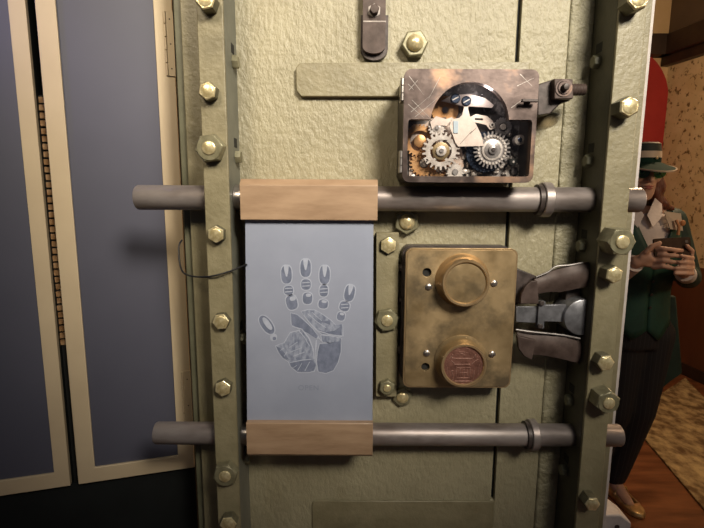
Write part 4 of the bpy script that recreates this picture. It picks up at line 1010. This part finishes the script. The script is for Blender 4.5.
# cut the coat open at the front with a boolean wedge
m = MB(); m.prism([(cx - .12, .7), (cx + .105, .7), (cx + .105, sho - .12), (cx + .070, sho + .08), (cx - .07, sho + .08), (cx - .12, sho - .12)], PY - .30, PY + .0)
cut = m.build('coat_cutter', DARK); bpy.context.view_layer.update()
bo = co.modifiers.new('c', 'BOOLEAN'); bo.operation = 'DIFFERENCE'; bo.object = cut; bo.solver = 'FAST'
dg = bpy.context.evaluated_depsgraph_get(); nm = bpy.data.meshes.new_from_object(co.evaluated_get(dg)); co.modifiers.clear(); co.data = nm; bpy.data.objects.remove(cut)
m = MB()
lt = [(at(x, y, .10).x, at(x, y, .10).z) for x, y in ((612, 295), (673, 295), (676, 330), (679.5, 371), (668, 379), (655, 390), (640, 397), (612, 397))]
m.prism(lt, PY + .075, PY + .105); m.build('coat_tail', COAT, per, bevel=.008, seg=3)
# lapel / pinned paper and ribbon
m = MB()
pp = [at(664, 211, -.115), at(681, 213.5, -.10), at(683, 231, -.12), at(670, 229, -.125)]
vs = [m.v(p) for p in pp]; vb_ = [m.v(p + Vector((0, .003, 0))) for p in pp]; m.f(vs); m.f(list(reversed(vb_)))
for i in range(4): m.f([vs[i], vs[(i+1)%4], vb_[(i+1)%4], vb_[i]])
m.build('pinned_paper', CREAM, per)
m = MB(); m.tube([at(676, 220, -.13), at(679, 227, -.14), at(678, 235, -.14)], .006, 6); m.ball(at(683, 223, -.12), .010, .006, .012); m.build('ribbon', mat('orange_ribbon', (0.40, 0.17, 0.06), rough=.6), per)
# white cuffs
for el, wr_ in ((el_l, wr_l), (el_r, wr_r)):
    m = MB(); a = el.lerp(wr_, .62); b = el.lerp(wr_, .95); m.tube([a, a.lerp(b, .5), b], [.038, .036, .035], 16); m.build('cuff', SHIRT, per)
# trousers
m = MB(); m.loft([((cx, PY, hipz - .07), .13, .10), ((cx, PY, hipz + .05), .152, .108), ((cx, PY, wst - .03), .128, .094)], 28)
for xh, xk, xa in LEG:
    m.capsule((xh, PY, hipz - .02), (xk, PY - .01, .47), .090, .068); m.capsule((xk, PY - .01, .47), (xa, PY + .06, .105), .068, .052)
m.build('trousers', PINS, per, remesh=.008, smooth_it=3)
# shoes
for xh, xk, xa in LEG:
    s_ = MB(); hh = Vector((xa - .005, PY + .10, 0)); tt = hh + Vector((.040, -.225, 0)); d = (tt - hh).normalized(); sd_ = Vector((-d.y, d.x, 0)); LN = (tt - hh).length
    outl = [(0, .026), (.1, .034), (.3, .033), (.5, .038), (.7, .043), (.88, .034), (.97, .018)]
    low = [hh + d*LN*u + sd_*w2 for u, w2 in outl] + [tt] + [hh + d*LN*u - sd_*w2 for u, w2 in reversed(outl)]
    def lay(z, k): return [s_.v((p.x*(k) + ((hh+tt)/2).x*(1-k), p.y*k + ((hh+tt)/2).y*(1-k), z(p) if callable(z) else z)) for p in low]
    def zt__(p):
        u = (p - hh).dot(d)/LN; return .058 - .026*min(1, max(0, u/.6)) if u < .6 else .032 - .008*(u-.6)/.4
    l0 = lay(.002, .97); l1 = lay(.012, 1.0); l2 = lay(zt__, .93)
    for A_, B_ in ((l0, l1), (l1, l2)):
        for i in range(len(A_)): j = (i+1) % len(A_); s_.f([A_[i], A_[j], B_[j], B_[i]])
    s_.f(list(reversed(l0)))
    # vamp over the toes: only front part closed
    fr_ = [v for v in l2 if (v.co - hh).dot(d)/LN > .55]
    s_.f(fr_)
    sh_o = s_.build('shoe', GOLD, per, bevel=.002); sl = sh_o.modifiers.new('t', 'SOLIDIFY'); sl.thickness = .003
    mm = MB(); c_ = hh + d*LN*.38; mm.tube([c_ + sd_*.036 + Vector((0, 0, .035)), c_ + sd_*.02 + Vector((0, 0, .066)), c_ - sd_*.02 + Vector((0, 0, .066)), c_ - sd_*.036 + Vector((0, 0, .035))], .005, 8); mm.build('ankle_strap', GOLD, sh_o)
# --- the phone in her hands
pc = at(672, 247, YH - .006)
m = MB(); M_ = Matrix.Translation(pc) @ Matrix.Rotation(R(-3), 4, 'Y') @ Matrix.Rotation(R(-12), 4, 'X'); w2, h2 = .068, .034
m.prism(rrect(-w2, w2, -h2, h2, .007, 5), -.004, .004, M=M_); m.mi = 1
m.prism(circ(.052, .018, .006, 14), -.0055, -.004, M=M_)
tag(m.build('phone', [mat('phone_case', (0.028, 0.014, 0.008), (0.05, 0.028, 0.015), rough=0.7, spec=0.2, scale=30), IRON], None, bevel=.0008), 'dark phone held sideways in both hands of the person in the visor cap', 'phone')
